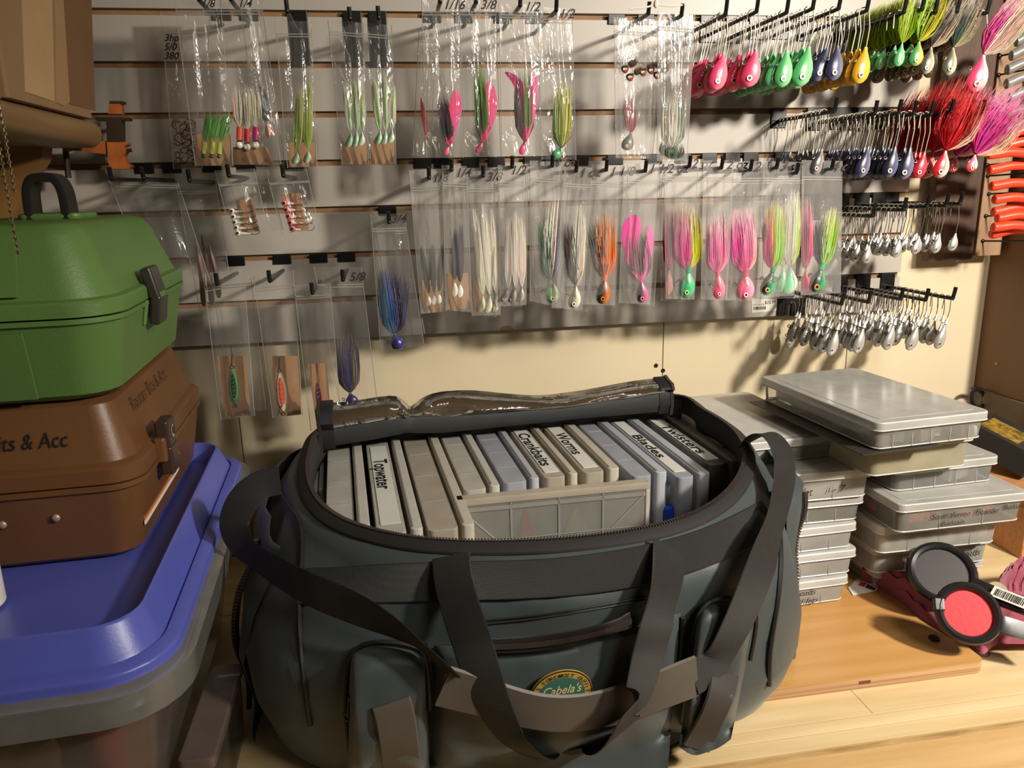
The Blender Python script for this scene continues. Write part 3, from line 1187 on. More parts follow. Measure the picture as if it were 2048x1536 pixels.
# flap seam above the zipper and piping
pipe([(965, 1248), (1080, 1236), (1180, 1220), (1290, 1200)], .0012, .001, 'seam')
pipe([(958, 1242), (1080, 1230), (1180, 1214), (1290, 1194)], .0010, .001, 'seam')
pipe([(560, 985), (580, 1015), (602, 1050), (604, 1120), (598, 1220), (606, 1340), (620, 1450), (630, 1545)], .0032, .002, 'piping')
pipe([(1542, 985), (1556, 1040), (1562, 1110), (1556, 1200), (1540, 1300), (1538, 1370), (1560, 1430)], .0032, .002, 'piping')
pipe([(870, 1530), (862, 1440), (862, 1340), (850, 1290)], .0030, .004, 'piping')
pipe([(1338, 1500), (1352, 1400), (1362, 1300), (1366, 1235)], .0030, .004, 'piping')
# horizontal webbing band
strap([(602, 1172), (700, 1168), (800, 1166), (900, 1162), (1000, 1160), (1100, 1156), (1200, 1146), (1300, 1128), (1400, 1100), (1480, 1066), (1540, 1030)], .041, .0025, 'webbing_band', M_WEB, k=5)
# tabs on the pockets
strap([(782, 1404), (792, 1440), (800, 1500), (806, 1560)], .040, .034, 'pocket_tab', M_PAD, lp, thick=.004)
strap([(1450, 1346), (1440, 1400), (1415, 1450), (1392, 1496)], .036, .032, 'pocket_tab', pm('tab_cloth', (54, 49, 45), .7), rp, thick=.004)
for px, py, par in ((700, 1412, lp), (1380, 1330, rp)):
    P, N_ = Ds([(px, py - 20), (px - 2, py), (px - 3, py + 22)], .018, 3)
    mb = MB()
    mb.tube(P, .0025, 6)
    mb.torus(P[-1], N_[-1], .005, .0014)
    obj('zipper_pull', mb, M_DKWIRE, par)

# embroidered oval badge on the middle pocket
bp, bn = D(1122, 1386, .0255)
bx = V((1, 0, 0))
bx = (bx - bn * bx.dot(bn)).normalized()
bz = bn.cross(bx) * -1
if bz.z < 0:
    bz = -bz
M_GOLD = pm('badge_gold', (176, 140, 62), .5)


def oval(rx, ry, d, n=40):
    return [bp + bx * rx * math.cos(2 * PI * k / n) + bz * ry * math.sin(2 * PI * k / n) + bn * d for k in range(n)]


mb = MB()
mb.prism(oval(.034, .030, .0), bn * .0012)
badge = obj('badge', mb, M_GOLD, bag)
mb = MB()
mb.prism(oval(.0335, .0295, .0012), bn * .0004)
obj('badge_border', mb, M_PIPE, badge)
mb = MB()
mb.prism(oval(.032, .028, .0016), bn * .0005)
obj('badge_ring', mb, M_GOLD, badge)
mb = MB()
mb.prism(oval(.0255, .0215, .0021), bn * .0005)
obj('badge_field', mb, pm('badge_green', (52, 98, 84), .6), badge)
mb = MB()
phrase = "WORLD'S FOREMOST OUTFITTER"
for k, ch in enumerate(phrase):
    if ch == ' ':
        continue
    a = math.radians(205 - 230 * k / (len(phrase) - 1))
    c = bp + bx * .0265 * math.cos(a) + bz * .0228 * math.sin(a) + bn * .003
    tx = (bx * math.sin(a) - bz * math.cos(a))
    ty = (bx * math.cos(a) + bz * math.sin(a))
    text(mb, ch, c - tx * .0016, tx, ty, .0062, 0, .01)
obj('badge_lettering', mb, M_BLKINK, badge)
mb = MB()
text(mb, "Cabela's", bp - bx * .022 + bz * .0015 + bn * .003, bx, bz, .015, .35, .012, width=.044)
obj('badge_lettering', mb, pm('badge_thread', (206, 186, 130), .5), badge)

# carry handle loop hanging down the front
strap([(902, 1112), (906, 1160), (924, 1227), (946, 1290), (962, 1345), (984, 1405), (1010, 1460), (1040, 1498), (1080, 1516), (1130, 1514), (1184, 1500), (1230, 1476), (1260, 1440), (1276, 1395), (1288, 1345), (1304, 1285), (1324, 1210), (1336, 1150), (1340, 1092)],
      .041, lambda t: .006 + .046 * min(1, 4 * t, 4 * (1 - t)), 'carry_handle', M_WEBV, twist=[0, 0, 0, 8, 20, 30, 34, 34, 34, 30, 24, 12, 0, 0, 0], k=6)
# shoulder strap: left run, pad, right run
strap([(560, 962), (520, 968), (485, 1000), (466, 1045), (480, 1090), (540, 1135), (620, 1180), (700, 1212), (780, 1250), (850, 1296), (905, 1350)],
      .036, lambda t: .012 + .03 * t, 'shoulder_strap', M_WEBV, twist=[0, 0, 10, 10, 15, 25, 40, 55, 55])
strap([(885, 1372), (960, 1392), (1040, 1416), (1110, 1428), (1190, 1422), (1270, 1400), (1335, 1374), (1392, 1352)],
      .048, lambda t: .046 - .012 * t, 'shoulder_pad', M_PAD, thick=.005)
ctl, nrl = [], []
for a in ((1385, 1356), (1430, 1325), (1462, 1275), (1490, 1215), (1516, 1150), (1540, 1085), (1556, 1020)):
    p, n_ = D(a[0], a[1], .034)
    ctl.append(p)
    nrl.append(V((.25, -.85, .30)))
for a, n_ in (((1570, 955, .285), (.35, -.80, .35)), ((1566, 905, .315), (.35, -.60, .65)), ((1546, 874, .325), (.25, -.25, .93)), ((1520, 868, .318), (-.1, .1, .98)), ((1500, 884, .296), (-.35, .3, .85))):
    ctl.append(T(*a))
    nrl.append(V(n_))
mb = MB()
P, N_ = cat_rom(ctl, 6), [v.normalized() for v in cat_rom(nrl, 6)]
for _ in range(6):
    P = [P[0]] + [(P[i - 1] + P[i] * 2 + P[i + 1]) / 4 for i in range(1, len(P) - 1)] + [P[-1]]
mb.strip(P, N_, .040, .0022)
obj('shoulder_strap', mb, M_WEBV, bag)

# end pockets with mesh and zipper
M_MESH = pm('pocket_mesh', (30, 30, 30), .6, bump=.8, bscale=500)
for side in (0, 1):
    tgt = max(range(NR), key=lambda i: nrm[i].x if side else -nrm[i].x)
    half = 12
    mb = MB()
    rings = []
    for f in (.02, .06, .2, .4, .6, .78, .86, .88):
        e1 = 1 if .03 < f < .87 else .1
        ring = []
        for k in range(-half, half + 1):
            e = max(0, 1 - abs(k / half) ** 4) ** .5 * e1
            ring.append(bagpt(tgt + k, f, .052, .004 + (.026 if side else .010) * e))
        rings.append(ring)
    mb.loft(rings, cap=False, closed=False)
    ep = obj('end_pocket', mb, M_FAB, bag, smooth=70)
    for kk, nm, mt in ((half - 3 if not side else -half + 3, 'end_zipper', M_TAPE),):
        pts = [bagpt(tgt + kk, f, .052, .004 + .026 * (.8 if side else .55)) for f in (.05, .2, .4, .6, .75, .84)]
        q = MB()
        q.tube(cat_rom(pts, 4), .0045, 6)
        obj(nm, q, mt, ep)
        q = MB()
        for p in cat_rom(pts, 12):
            q.box(p + V((.0035 if side else -.002, -.002, 0)), (.005, .006, .002), 0)
        obj('zipper_teeth', q, M_TEETH, ep, smooth=0)

# rolled-back lid standing along the back of the opening
top_px = [(650, 806), (700, 802), (750, 795), (790, 792), (812, 805), (822, 812), (845, 796), (880, 783), (940, 781), (1010, 786), (1090, 790), (1150, 782), (1220, 770), (1280, 760), (1322, 757)]
mid_px = [(655, 862), (810, 838), (950, 828), (1080, 823), (1200, 808), (1326, 786)]
low_px = [(660, 892), (827, 864), (1020, 855), (1178, 836), (1328, 822)]
NS = 36


def even(pts):
    q_ = cat_rom([V((a, b, 0)) for a, b in pts], 10)
    return [q_[int(i * (len(q_) - 1) / NS)] for i in range(NS + 1)]


tp, md, lw = even(top_px), even(mid_px), even(low_px)
rings, rings2 = [], []
for i in range(NS + 1):
    u = i / NS
    yy = -.205 + .035 * u
    t3 = W(tp[i].x, tp[i].y, yy + .012)
    xx = t3.x
    zt = t3.z
    zm = W(md[i].x, md[i].y, yy - .012).z
    zlow = W(lw[i].x, lw[i].y, yy).z
    rings.append([V((xx, yy - .010, zm)), V((xx, yy - .020, zm + (zt - zm) * .35)), V((xx, yy - .017, zm + (zt - zm) * .7)), V((xx, yy - .004, zt - .004)), V((xx, yy + .012, zt)),
                  V((xx, yy + .030, zt - .012)), V((xx, yy + .036, zm)), V((xx, yy + .030, zlow + .01))])
    rings2.append([V((xx, yy + .004, zlow)), V((xx, yy - .012, zlow + .003)), V((xx, yy - .017, zlow + (zm - zlow) * .5)), V((xx, yy - .013, zm + .002)),
                   V((xx, yy + .0, zm + .002)), V((xx, yy + .006, zlow + .004))])
mb = MB()
mb.loft(rings2)
lidp = obj('lid_flap', mb, M_FAB, bag, smooth=50)
lidp.data.materials[0] = pm('lid_black_cloth', (30, 31, 31), .6, bump=.2, bscale=600)
mb = MB()
for i in range(NS + 1):
    for j, p in enumerate(rings[i]):
        if j < 5:
            p.y += noise.noise(V((i * .35, j * .8, 2))) * .006
mb.loft(rings, cap=True, closed=False)
obj('lid_window', mb, M_VINYL, lidp, smooth=70)
mb = MB()
mb.loft([[p + V((0, .004 if j < 5 else -.003, -.004)) for j, p in enumerate(r)] for r in rings], cap=True, closed=True)
obj('lid_inside', mb, M_VINYLBACK, lidp, smooth=70)
for i, s_ in ((0, -1), (NS, 1)):
    r_ = rings2[i][:4] + rings[i][1:]
    mb = MB()
    ctr = sum(r_, V()) / len(r_)
    q = [[ctr + (p - ctr) * 1.12 + V((d, 0, 0)) for p in r_] for d in (-.012, -.004, .004, .012)]
    mb.loft(q)
    e_ = obj('lid_binding', mb, M_PIPE, lidp, smooth=50)
    mb = MB()
    for k in range(len(r_) - 1):
        for j in range(6):
            a = (ctr + (r_[k] - ctr) * 1.16).lerp(ctr + (r_[k + 1] - ctr) * 1.16, j / 6)
            mb.box(a + V((s_ * .009, 0, 0)), (.005, .002, .002))
    obj('zipper_teeth', mb, M_TEETH, e_, smooth=0)

# ---------------------------------------------------------------- tackle boxes standing in the bag
M_PB = clear('box_plastic', .68, col=(240, 236, 224), rough=.22, gloss=1.2)
M_PBL = clear('box_plastic_lid', .88, col=(242, 238, 226), rough=.25, gloss=1.2)
M_PBB = clear('box_plastic_bluish', .62, col=(218, 222, 234), rough=.22, gloss=1.2)
M_PBBL = clear('box_plastic_bluish_lid', .82, col=(226, 230, 240), rough=.25, gloss=1.2)
M_PBW = clear('box_plastic_warm', .68, col=(224, 212, 192), rough=.25, gloss=1.2)
M_PBWL = clear('box_plastic_warm_lid', .9, col=(240, 230, 212), rough=.28, gloss=1.2)
M_PBS = clear('box_plastic_smoky', .62, col=(128, 124, 114), rough=.22, gloss=1.2)
M_PBSL = clear('box_plastic_smoky_lid', .66, col=(160, 152, 138), rough=.25, gloss=1.2)
M_PBD = clear('box_plastic_dark', .75, col=(58, 44, 32), rough=.2, gloss=1.2, tint=(150, 130, 110))
M_STICK = pm('label_tape', (196, 196, 188), .45, var=.03)
M_DIV = clear('box_divider', .40, col=(228, 226, 218), rough=.25, gloss=1.0)
BY = math.radians(3.2)
RBX = Matrix.Rotation(BY, 3, 'Z')
HT = .262


def upright(label, bpx, lpx, top_back, front, mats, h=HT, txt=None, tcol=M_BLKINK, rows=4, length=None, text_at=.25, text_len=.5):
    """bpx = (left, right) pixels of the tray's top at its back end, lpx = the same for the lid"""
    yb = top_back
    p0, p1 = T(bpx[0], yb, h), T(bpx[1], yb, h)
    q0, q1 = T(lpx[0], yb, h), T(lpx[1], yb, h)
    fy = T(front[0], front[1], h)
    base = V((p0.x, p0.y, BENCH + .012))
    o = thing('tackle_tray', label, 'tackle box', base, 'clear boxes standing in the bag')
    ln = length or max(.2, (V((fy.x, fy.y, 0)) - V((q1.x, q1.y, 0))).length)
    hh = h - .012

    def B(x0, x1, y0, y1, z0, z1, mat, nm, parent, r=.008, b=.002):
        c = RBX @ V(((x0 + x1) / 2, -(y0 + y1) / 2, 0))
        q = MB()
        q.rbox((base.x + c.x, base.y + c.y, BENCH + (z0 + z1) / 2), (x1 - x0, y1 - y0, z1 - z0), min(r, (x1 - x0) * .4), b, rz=BY)
        return obj(nm, q, mat, parent)
    w = (p1 - p0).length
    l0, l1 = (q0 - p0).length + .001, (q1 - p0).length - .0012
    tray = B(0, w, .002, ln - .002, .013, h, mats[0], 'tray', o)
    B(l0, l1, -.001, ln + .001, .012, h + .004, mats[1], 'lid', o, .006)
    B(l0 + .0025, l0 + .0045, 0.004, ln - .004, .02, h + .0052, M_DIV, 'lid_ridge', o, .001, .0004)
    for k in range(1, rows):
        yy = ln * k / rows
        B(.003, w - .003, yy - .0012, yy + .0012, .02, h + .0008, M_DIV, 'divider', tray, .001, .0004)
    if txt:
        a0, a1 = ln * text_at, ln * (text_at + text_len)
        tape0, tape1 = ln * .08, ln * .92
        B(w * .16, w * .86, tape0, tape1, h + .0002, h + .0012, M_STICK, 'label_strip', tray, .001, .0003)
        q = MB()
        ux = RBX @ V((0, -1, 0))
        uy = RBX @ V((1, 0, 0))
        org = base + RBX @ V((w * .24, -a0, 0))
        org.z = BENCH + h + .0016
        text(q, txt, org, ux, uy, w * .80, 0, .02, width=a1 - a0)
        obj('label_text', q, tcol, tray)
    return o, base, w, ln


A = (M_PB, M_PBL)
Bm = (M_PBB, M_PBBL)
Wm = (M_PBW, M_PBWL)
Sm = (M_PBS, M_PBSL)
upright('half hidden pale clear box at the left end inside the bag', (617, 640), (640, 650), 897, (640, 1000), A, h=.245, length=.20)
upright('clear box without a label left of the Topwater box', (655, 698), (700, 722), 890, (742, 1066), A)
upright('clear box labelled Topwater standing in the bag', (731, 774), (778, 799), 885, (820, 1076), A, txt='Topwater', text_at=.26, text_len=.34)
upright('warm tinted clear box just right of the Topwater box', (804, 849), (851, 873), 874, (905, 1070), Wm)
upright('greenish clear box without label behind the front box', (878, 915), (918, 938), 866, (978, 985), A, length=.265)
upright('bluish clear box left of the Crankbaits box', (944, 983), (986, 1004), 857, (1058, 975), Bm, length=.262)
upright('clear box labelled Crankbaits standing in the bag', (1011, 1047), (1050, 1068), 850, (1135, 965), Wm, txt='Crankbaits', text_at=.22, text_len=.60, length=.262)
upright('clear box labelled Worms standing in the bag', (1076, 1112), (1115, 1138), 843, (1218, 955), Wm, txt='Worms', text_at=.30, text_len=.40, length=.262)
upright('bluish clear box with dark baits between Worms and Blades', (1146, 1180), (1183, 1206), 840, (1302, 965), Bm, length=.285)
upright('bluish clear box labelled Blades standing in the bag', (1213, 1243), (1246, 1270), 838, (1378, 950), Bm, txt='Blades', text_at=.34, text_len=.38, length=.295)
upright('smoky grey box labelled Twisters at the right of the bag', (1277, 1312), (1315, 1340), 829, (1455, 912), Sm, txt='Twisters', text_at=.28, text_len=.54, length=.27)
upright('dark brown box labelled Jigs at the far right of the bag', (1347, 1400), (1403, 1420), 836, (1480, 940), (M_PBD, M_PBD), h=.235, txt=None, length=.20)
# the dim word on the dark box
q = MB()
p = T(1390, 872, .2365)
text(q, 'Jigs', (p.x, p.y, BENCH + .237), RBX @ V((0.35, -.93, 0)), RBX @ V((.93, .35, 0)), .028, 0, .01, width=.05)
dk = [o for o in bpy.data.objects if o.get('label', '').startswith('dark brown box labelled')][0]
obj('label_text', q, M_BLKINK, dk)

# the box standing across the front of the others
fl, frp = T(912, 992, .265), T(1288, 957, .265)
fw = .245
fyaw = math.atan2(frp.y - fl.y, frp.x - fl.x)
RF = Matrix.Rotation(fyaw, 3, 'Z')
fw = (frp - fl).length
fx, fyy = RF @ V((1, 0, 0)), RF @ V((0, 1, 0))
fb = thing('front_tray', 'clear box standing crosswise at the front of the bag showing its lures', 'tackle box', ((fl + frp) / 2).xy.to_3d() + V((0, 0, BENCH + .07)))


def FB(x0, x1, y0, y1, z0, z1, mat, nm, parent, r=.006, b=.002):
    c = V((fl.x, fl.y, 0)) + fx * (x0 + x1) / 2 + fyy * (y0 + y1) / 2
    q = MB()
    q.rbox((c.x, c.y, BENCH + (z0 + z1) / 2), (x1 - x0, y1 - y0, z1 - z0), r, b, rz=fyaw)
    return obj(nm, q, mat, parent)


M_FACE = clear('front_box_face', .24, col=(242, 240, 232), rough=.15, gloss=1.2)
FB(0, fw, -.016, -.013, .07, .262, M_FACE, 'face', fb, .012, .001)
FB(.002, fw - .002, -.005, .0, .072, .26, M_PBL, 'tray', fb)
FB(-.002, fw + .002, -.018, -.0005, .256, .266, M_PBW, 'top_rim', fb, .004)
FB(-.002, .004, -.018, -.0005, .07, .256, M_PBWL, 'side_rim', fb, .002)
FB(fw - .004, fw + .002, -.018, -.0005, .07, .256, M_PBWL, 'side_rim', fb, .002)
FB(.004, fw - .004, -.0172, -.0166, .247, .2535, M_DIV, 'edge_line', fb, .0002, .0002)
for u in (.27, .52, .755):
    FB(fw * u - .0015, fw * u + .0015, -.0172, -.001, .072, .256, M_DIV, 'divider', fb, .0005, .0004)
for u0, u1, z0, z1 in ((.02, .19, .25, .205), (.98, .80, .25, .205)):
    a = V((fl.x, fl.y, 0)) + fx * fw * u0 - fyy * .0172 + V((0, 0, BENCH + z0))
    b = V((fl.x, fl.y, 0)) + fx * fw * u1 - fyy * .0172 + V((0, 0, BENCH + z1))
    q = MB()
    q.tube([a, b], .0009, 5)
    obj('corner_ridge', q, M_DIV, fb)
FB(.01, fw - .01, -.0174, -.0166, .2035, .2055, M_DIV, 'edge_line', fb, .0002, .0002)


def oval_lure(nm, label, u, z0, z1, w, cols, cat='lure'):
    c = V((fl.x, fl.y, 0)) + fx * fw * u - fyy * .0098
    q = MB()
    R_, CC = [], []
    for k in range(12):
        t = k / 11
        r = w * math.sin(PI * min(.985, max(.015, t ** .8))) ** .7
        z = BENCH + z0 + (z1 - z0) * t
        R_.append([c + fx * r * math.cos(2 * PI * j / 12) + fyy * .40 * min(r, .008) * math.sin(2 * PI * j / 12) + V((0, 0, z)) for j in range(12)])
        CC.append([cols[0] if math.cos(2 * PI * j / 12) < .3 else cols[1] for j in range(12)])
    q.loft(R_, True, True, CC)
    tag(obj(nm, q, M_PAINT), label, cat)


oval_lure('crankbait', 'orange crankbait glowing behind the face of the front box', .35, .14, .243, .010, ((250, 120, 40), (255, 104, 14)))
oval_lure('crankbait', 'cream coloured lure in the middle cell of the front box', .62, .13, .236, .020, ((245, 238, 196), (235, 230, 214)))
oval_lure('crankbait', 'small green and silver lure in the right cell of the front box', .83, .14, .206, .007, ((60, 110, 90), (190, 190, 180)))
# blue bait bag between Blades and the front zipper
q = MB()
c = T(1352, 1032, .20)
q.rbox((c.x, c.y + .005, BENCH + .19), (.034, .016, .05), .006, .004, rz=.1)
for v in q.v:
    v += V((0, noise.noise(v * 60) * .004, noise.noise(v * 50) * .004))
tag(obj('blue_pouch', q, pm('blue_foil', (28, 70, 190), .35)), 'bright blue pouch tucked under the Blades box at the bag front', 'pouch')
M_SOFT = painted('soft_bait', .35)
q = MB()
c = T(1228, 925, .235)
q.col = (82, 70, 74)
q.tube(cat_rom([c + V((-.004, .05, 0)), c + V((.003, .02, .006)), c + V((-.003, -.01, .002)), c + V((.002, -.04, .004))], 5), .008, 8)
tag(obj('worm_bait', q, M_SOFT), 'dark soft bait lying in the bluish box beside Blades', 'bait')

# ---------------------------------------------------------------- stacks of flat clear boxes at the right
M_FT = clear('flat_tray', .46, col=(248, 245, 236), rough=.2, gloss=1.2)
M_FL = clear('flat_lid', .74, col=(250, 248, 242), rough=.22, gloss=1.2)
M_FTC = clear('flat_tray_clear', .24, col=(246, 244, 236), rough=.18, gloss=1.2)
M_FLC = clear('flat_lid_clear', .56, col=(250, 248, 242), rough=.2, gloss=1.2)
M_FTY = clear('flat_tray_yellowish', .60, col=(220, 212, 180), rough=.3, gloss=1.0)
M_FLY = clear('flat_lid_yellowish', .62, col=(224, 218, 190), rough=.3, gloss=1.0)
M_EDGE_HIGHLIGHT = clear('flat_edge_highlight', .72, col=(252, 250, 244), rough=.25, gloss=1.0)
M_FTD = clear('flat_divider', .45, col=(236, 234, 226), rough=.25, gloss=1.0)


def flatbox(label, frpx, h0, h1, w, d, deg, rows=(4, 2), lidh=.013, mats=None, writing=None, corner='R', push=0.0):
    """frpx: pixel of the lid's front right (or left) top corner, h0..h1 above the bench"""
    mt = mats or (M_FT, M_FL)
    R = Matrix.Rotation(math.radians(deg), 3, 'Z')
    f = T(frpx[0], frpx[1], h1)
    org = V((f.x, f.y, 0)) + (R @ V((-w, 0, 0)) if corner == 'R' else V((0, 0, 0))) + V((0, push, 0))   # front left
    c = org + R @ V((w / 2, d / 2, 0))
    o = thing('tackle_tray', label, 'tackle box', (c.x, c.y, BENCH + h0), 'clear boxes stacked on the bench')
    rz = math.radians(deg)

    def B(x0, x1, y0, y1, z0, z1, mat, nm, parent, r=.006, b=.0015, tap=0.0):
        p = org + R @ V(((x0 + x1) / 2, (y0 + y1) / 2, 0))
        q = MB()
        q.rbox((p.x, p.y, BENCH + (z0 + z1) / 2), (x1 - x0, y1 - y0, z1 - z0), r, b, rz=rz, taper=tap)
        return obj(nm, q, mat, parent)
    t = B(.004, w - .004, .004, d - .004, h0 + .0005, h1 - lidh, mt[0], 'tray', o, .012, .002, .002)
    l = B(0, w, 0, d, h1 - lidh, h1, mt[1], 'lid', o, .012, .0025)
    B(.014, w - .014, .014, d - .014, h1 - .0002, h1 + .0006, mt[1], 'lid_panel', l, .008, .0003)
    for k in range(1, rows[0]):
        x = w * k / rows[0]
        B(x - .0009, x + .0009, .0045, d - .005, h0 + .002, h1 - lidh - .0005, M_FTD, 'divider', t, .0004, .0003)
    for k in range(1, rows[1]):
        y = d * k / rows[1]
        B(.005, w - .005, y - .0009, y + .0009, h0 + .002, h1 - lidh - .0005, M_FTD, 'divider', t, .0004, .0003)
    # moulded edges of lid and tray: edge highlight put in as whiter tubes
    for zz, g_, nm, par in ((h1 - .0015, .0012, 'lid_edge_highlight', l), (h1 - lidh + .001, .0004, 'lid_edge_highlight', l), (h0 + .0025, .0058, 'tray_edge_highlight', t)):
        pts = []
        rad = .011
        for q_ in range(4):
            cx = (w - g_ - rad) if q_ in (0, 3) else (g_ + rad)
            cy_ = (d - g_ - rad) if q_ in (0, 1) else (g_ + rad)
            for kk in range(4):
                an = q_ * PI / 2 + kk * PI / 6
                pp = org + R @ V((cx + rad * math.cos(an), cy_ + rad * math.sin(an), 0))
                pts.append(V((pp.x, pp.y, BENCH + zz)))
        q = MB()
        q.tube(pts + [pts[0]], .0011, 5, cap=False)
        obj(nm, q, M_EDGE_HIGHLIGHT, par)
    if writing:
        q = MB()
        for s, x, z, sz, wd_ in writing:
            text(q, s, org + R @ V((x, .0022, 0)) + V((0, 0, BENCH + h0 + z)), R @ V((1, 0, 0)), V((0, 0, 1)), sz, .25, -.004, width=wd_, lift=R @ V((0, -.0008, 0)))
        obj('marker_writing', q, M_BLKINK, t)
    return o, org, R


HB = .0185           # the stacks stand on the plywood board
# left stack, from the bottom
flatbox('clear box marked heads and jigs at the bottom of the left stack', (1703, 1152), HB, .062, .185, .272, 2, writing=[('Jig heads', .072, .020, .013, .055), ('and Jigs', .082, .006, .013, .05)])
flatbox('clear box second from the bottom of the left stack', (1719, 1098), .0625, .105, .185, .272, 1)
flatbox('clear box third from the bottom of the left stack', (1720, 1045), .1055, .148, .185, .272, 2)
flatbox('clear box holding blue lures in the left stack', (1734, 991), .1485, .190, .185, .272, 0, mats=(M_FTC, M_FLC))
flatbox('wider clear box with a faint scrawl second from the top of the left stack', (1752, 936), .1905, .238, .19, .276, 0, rows=(3, 1), mats=(M_FT, M_FL), writing=[('Wat', .062, .012, .018, .03), ('i - 7', .115, .014, .016, .03)])
flatbox('clear tray with latches on top of the left stack', (1679, 868), .2385, .276, .178, .272, 4, rows=(3, 2))
# right stack
flatbox('clear box at the very bottom of the right stack behind the maroon cloth', (2028, 1150), HB, .050, .200, .28, 1, push=.055)
flatbox('clear box marked Ball Heads low in the right stack', (2030, 1093), .0505, .098, .212, .28, 1, push=.040, writing=[('2oz Spot Ball Heads', .055, .016, .016, .135)])
b5, o5, R5 = flatbox('clear box full of silvery round lures in the right stack', (2032, 1042), .0985, .146, .212, .28, 0, push=.02)
b4, o4, R4 = flatbox('clear box marked Flounder Bucktails in the right stack', (2062, 984), .1465, .195, .218, .28, 1, rows=(3, 1), mats=(M_FTC, M_FLC), writing=[('South Ammo', .055, .020, .012, .065), ('Bucktails', .072, .008, .010, .04), ('Flounder', .128, .020, .013, .042), ('Bucktails', .176, .024, .011, .036)])
b3, o3, R3 = flatbox('clear box with a white packet under the yellowish box', (2004, 912), .1955, .238, .185, .272, 3, rows=(5, 1), mats=(M_FTC, M_FLC))
b2, o2, R2_ = flatbox('tall yellowish opaque box second from the top of the right stack', (1955, 868), .2385, .290, .175, .270, 4, rows=(1, 1), lidh=.010, mats=(M_FTY, M_FLY))
b1, o1, R1_ = flatbox('large clear box holding foil packets on top of the right stack', (1985, 822), .2925, .334, .188, .29, 5, rows=(6, 3), mats=(M_FTC, M_FLC))
# thin dark magazine between the two upper boxes
q = MB()
cpt = o1 + R1_ @ V((.044, .142, 0))
q.rbox((cpt.x, cpt.y, BENCH + .2911), (.128, .286, .0015), .002, .0004, rz=math.radians(5))
tag(obj('booklet', q, pm('dark_booklet', (52, 46, 42), .4)), 'thin dark booklet sticking out between the two upper boxes', 'booklet')

# contents of the boxes
M_FOIL = pm('clear_packet', (206, 200, 186), .25, .2, bump=.6, bscale=80)
for k in range(5):
    q = MB()
    p = o1 + R1_ @ V((.022 + .036 * k, .03 + .01 * (k % 2), 0))
    q.rbox((p.x, p.y, BENCH + .304), (.026, .04, .016), .004, .003, rz=wobble(.4))
    for v in q.v:
        v += V((0, noise.noise(v * 90) * .003, noise.noise(v * 70) * .005))
    tag(obj('lure_packet', q, M_FOIL), ('leftmost', 'second from left', 'middle', 'fourth from left', 'rightmost')[k] + ' crinkled clear packet inside the top right box', 'packet', 'packets in the top right box')
q = MB()
p = o3 + R3 @ V((.125, .022, 0))
q.rbox((p.x, p.y, BENCH + .211), (.045, .014, .022), .002, .002, rz=.3)
tag(obj('paper_packet', q, M_WHITE), 'white paper packet in the box below the yellowish one', 'packet')
for k in range(7):
    q = MB()
    q.col = (196, 186, 166)
    p = o5 + R5 @ V((.026 + .027 * k, .022, 0))
    q.ell((p.x, p.y, BENCH + .1145), (.0115, .0115, .0145), 14, 9)
    tag(obj('round_lure', q, M_LEAD), ('leftmost', 'second from left', 'third from left', 'middle', 'fifth from left', 'sixth from left', 'rightmost')[k] + ' silvery round lure inside the right stack', 'lure', 'silvery lures in the right stack')
for k, (x, c_) in enumerate(((.045, (226, 92, 46)), (.062, (222, 100, 50)), (.128, (228, 96, 44)), (.165, (226, 110, 60)))):
    q = MB()
    q.col = c_
    p = o4 + R4 @ V((x, .020 + .004 * (k % 2), 0))
    pts = [V((p.x - .010, p.y, BENCH + .156)), V((p.x, p.y + .003, BENCH + .162 + .004 * (k % 2))), V((p.x + .012, p.y, BENCH + .158))]
    q.tube(cat_rom(pts, 4), [.002, .004, .005, .0055, .006, .006, .005, .004, .002], 7)
    tag(obj('orange_bucktail', q, M_SOFT), ('leftmost', 'second from left', 'third from left', 'rightmost')[k] + ' orange bucktail lying in the Flounder Bucktails box', 'lure', 'orange bucktails in the clear box')
q = MB()
q.col = (206, 60, 82)
p = o4 + R4 @ V((.012, .10, 0))
q.tube(cat_rom([V((p.x, p.y - .03, BENCH + .158)), V((p.x + .004, p.y, BENCH + .163)), V((p.x, p.y + .03, BENCH + .158))], 4), [.003, .005, .007, .008, .008, .007, .006, .005, .003], 7)
tag(obj('pink_bucktail', q, M_SOFT), 'pink bucktail at the left side of the Flounder Bucktails box', 'lure')
p = T(1640, 1035, .155)
q = MB()
q.col = (62, 66, 128)
q.tube(cat_rom([V((p.x - .03, p.y + .03, BENCH + .156)), V((p.x - .01, p.y + .026, BENCH + .160)), V((p.x + .012, p.y + .032, BENCH + .156))], 4), [.002, .004, .005, .006, .006, .005, .005, .004, .002], 7)
tag(obj('blue_lure', q, M_SOFT), 'dark blue lure inside the fourth box of the left stack', 'lure')

# black case with a gold panel, and scissors, behind the stacks
case = thing('black_case', 'black plastic case with a gold patterned panel behind the right stack', 'case', (1.132, -.15, BENCH + .12))
M_CASE = pm('case_black', (40, 39, 37), .5, bump=.1)
RC = Matrix.Rotation(math.radians(28), 3, 'Z') @ Matrix.Rotation(math.radians(18), 3, 'X')
cc = V((1.128, -.165, BENCH + .168))
q = MB()
q.rbox(cc, (.10, .12, .05), .006, .003, mat=RC)
obj('shell', q, M_CASE, case)
q = MB()
q.rbox(cc + RC @ V((-.010, .012, .0255)), (.062, .07, .001), .002, .0003, mat=RC)
pan = obj('gold_panel', q, pm('gold_pattern', (168, 136, 52), .35, col2=(64, 50, 24), scale=90), case)
q = MB()
for k in range(11):
    q.ell(cc + RC @ V((-.046 + .0092 * k, -.052, .0258)), (.0026, .0026, .0012), 8, 5)
obj('white_dots', q, M_WHITE, case)
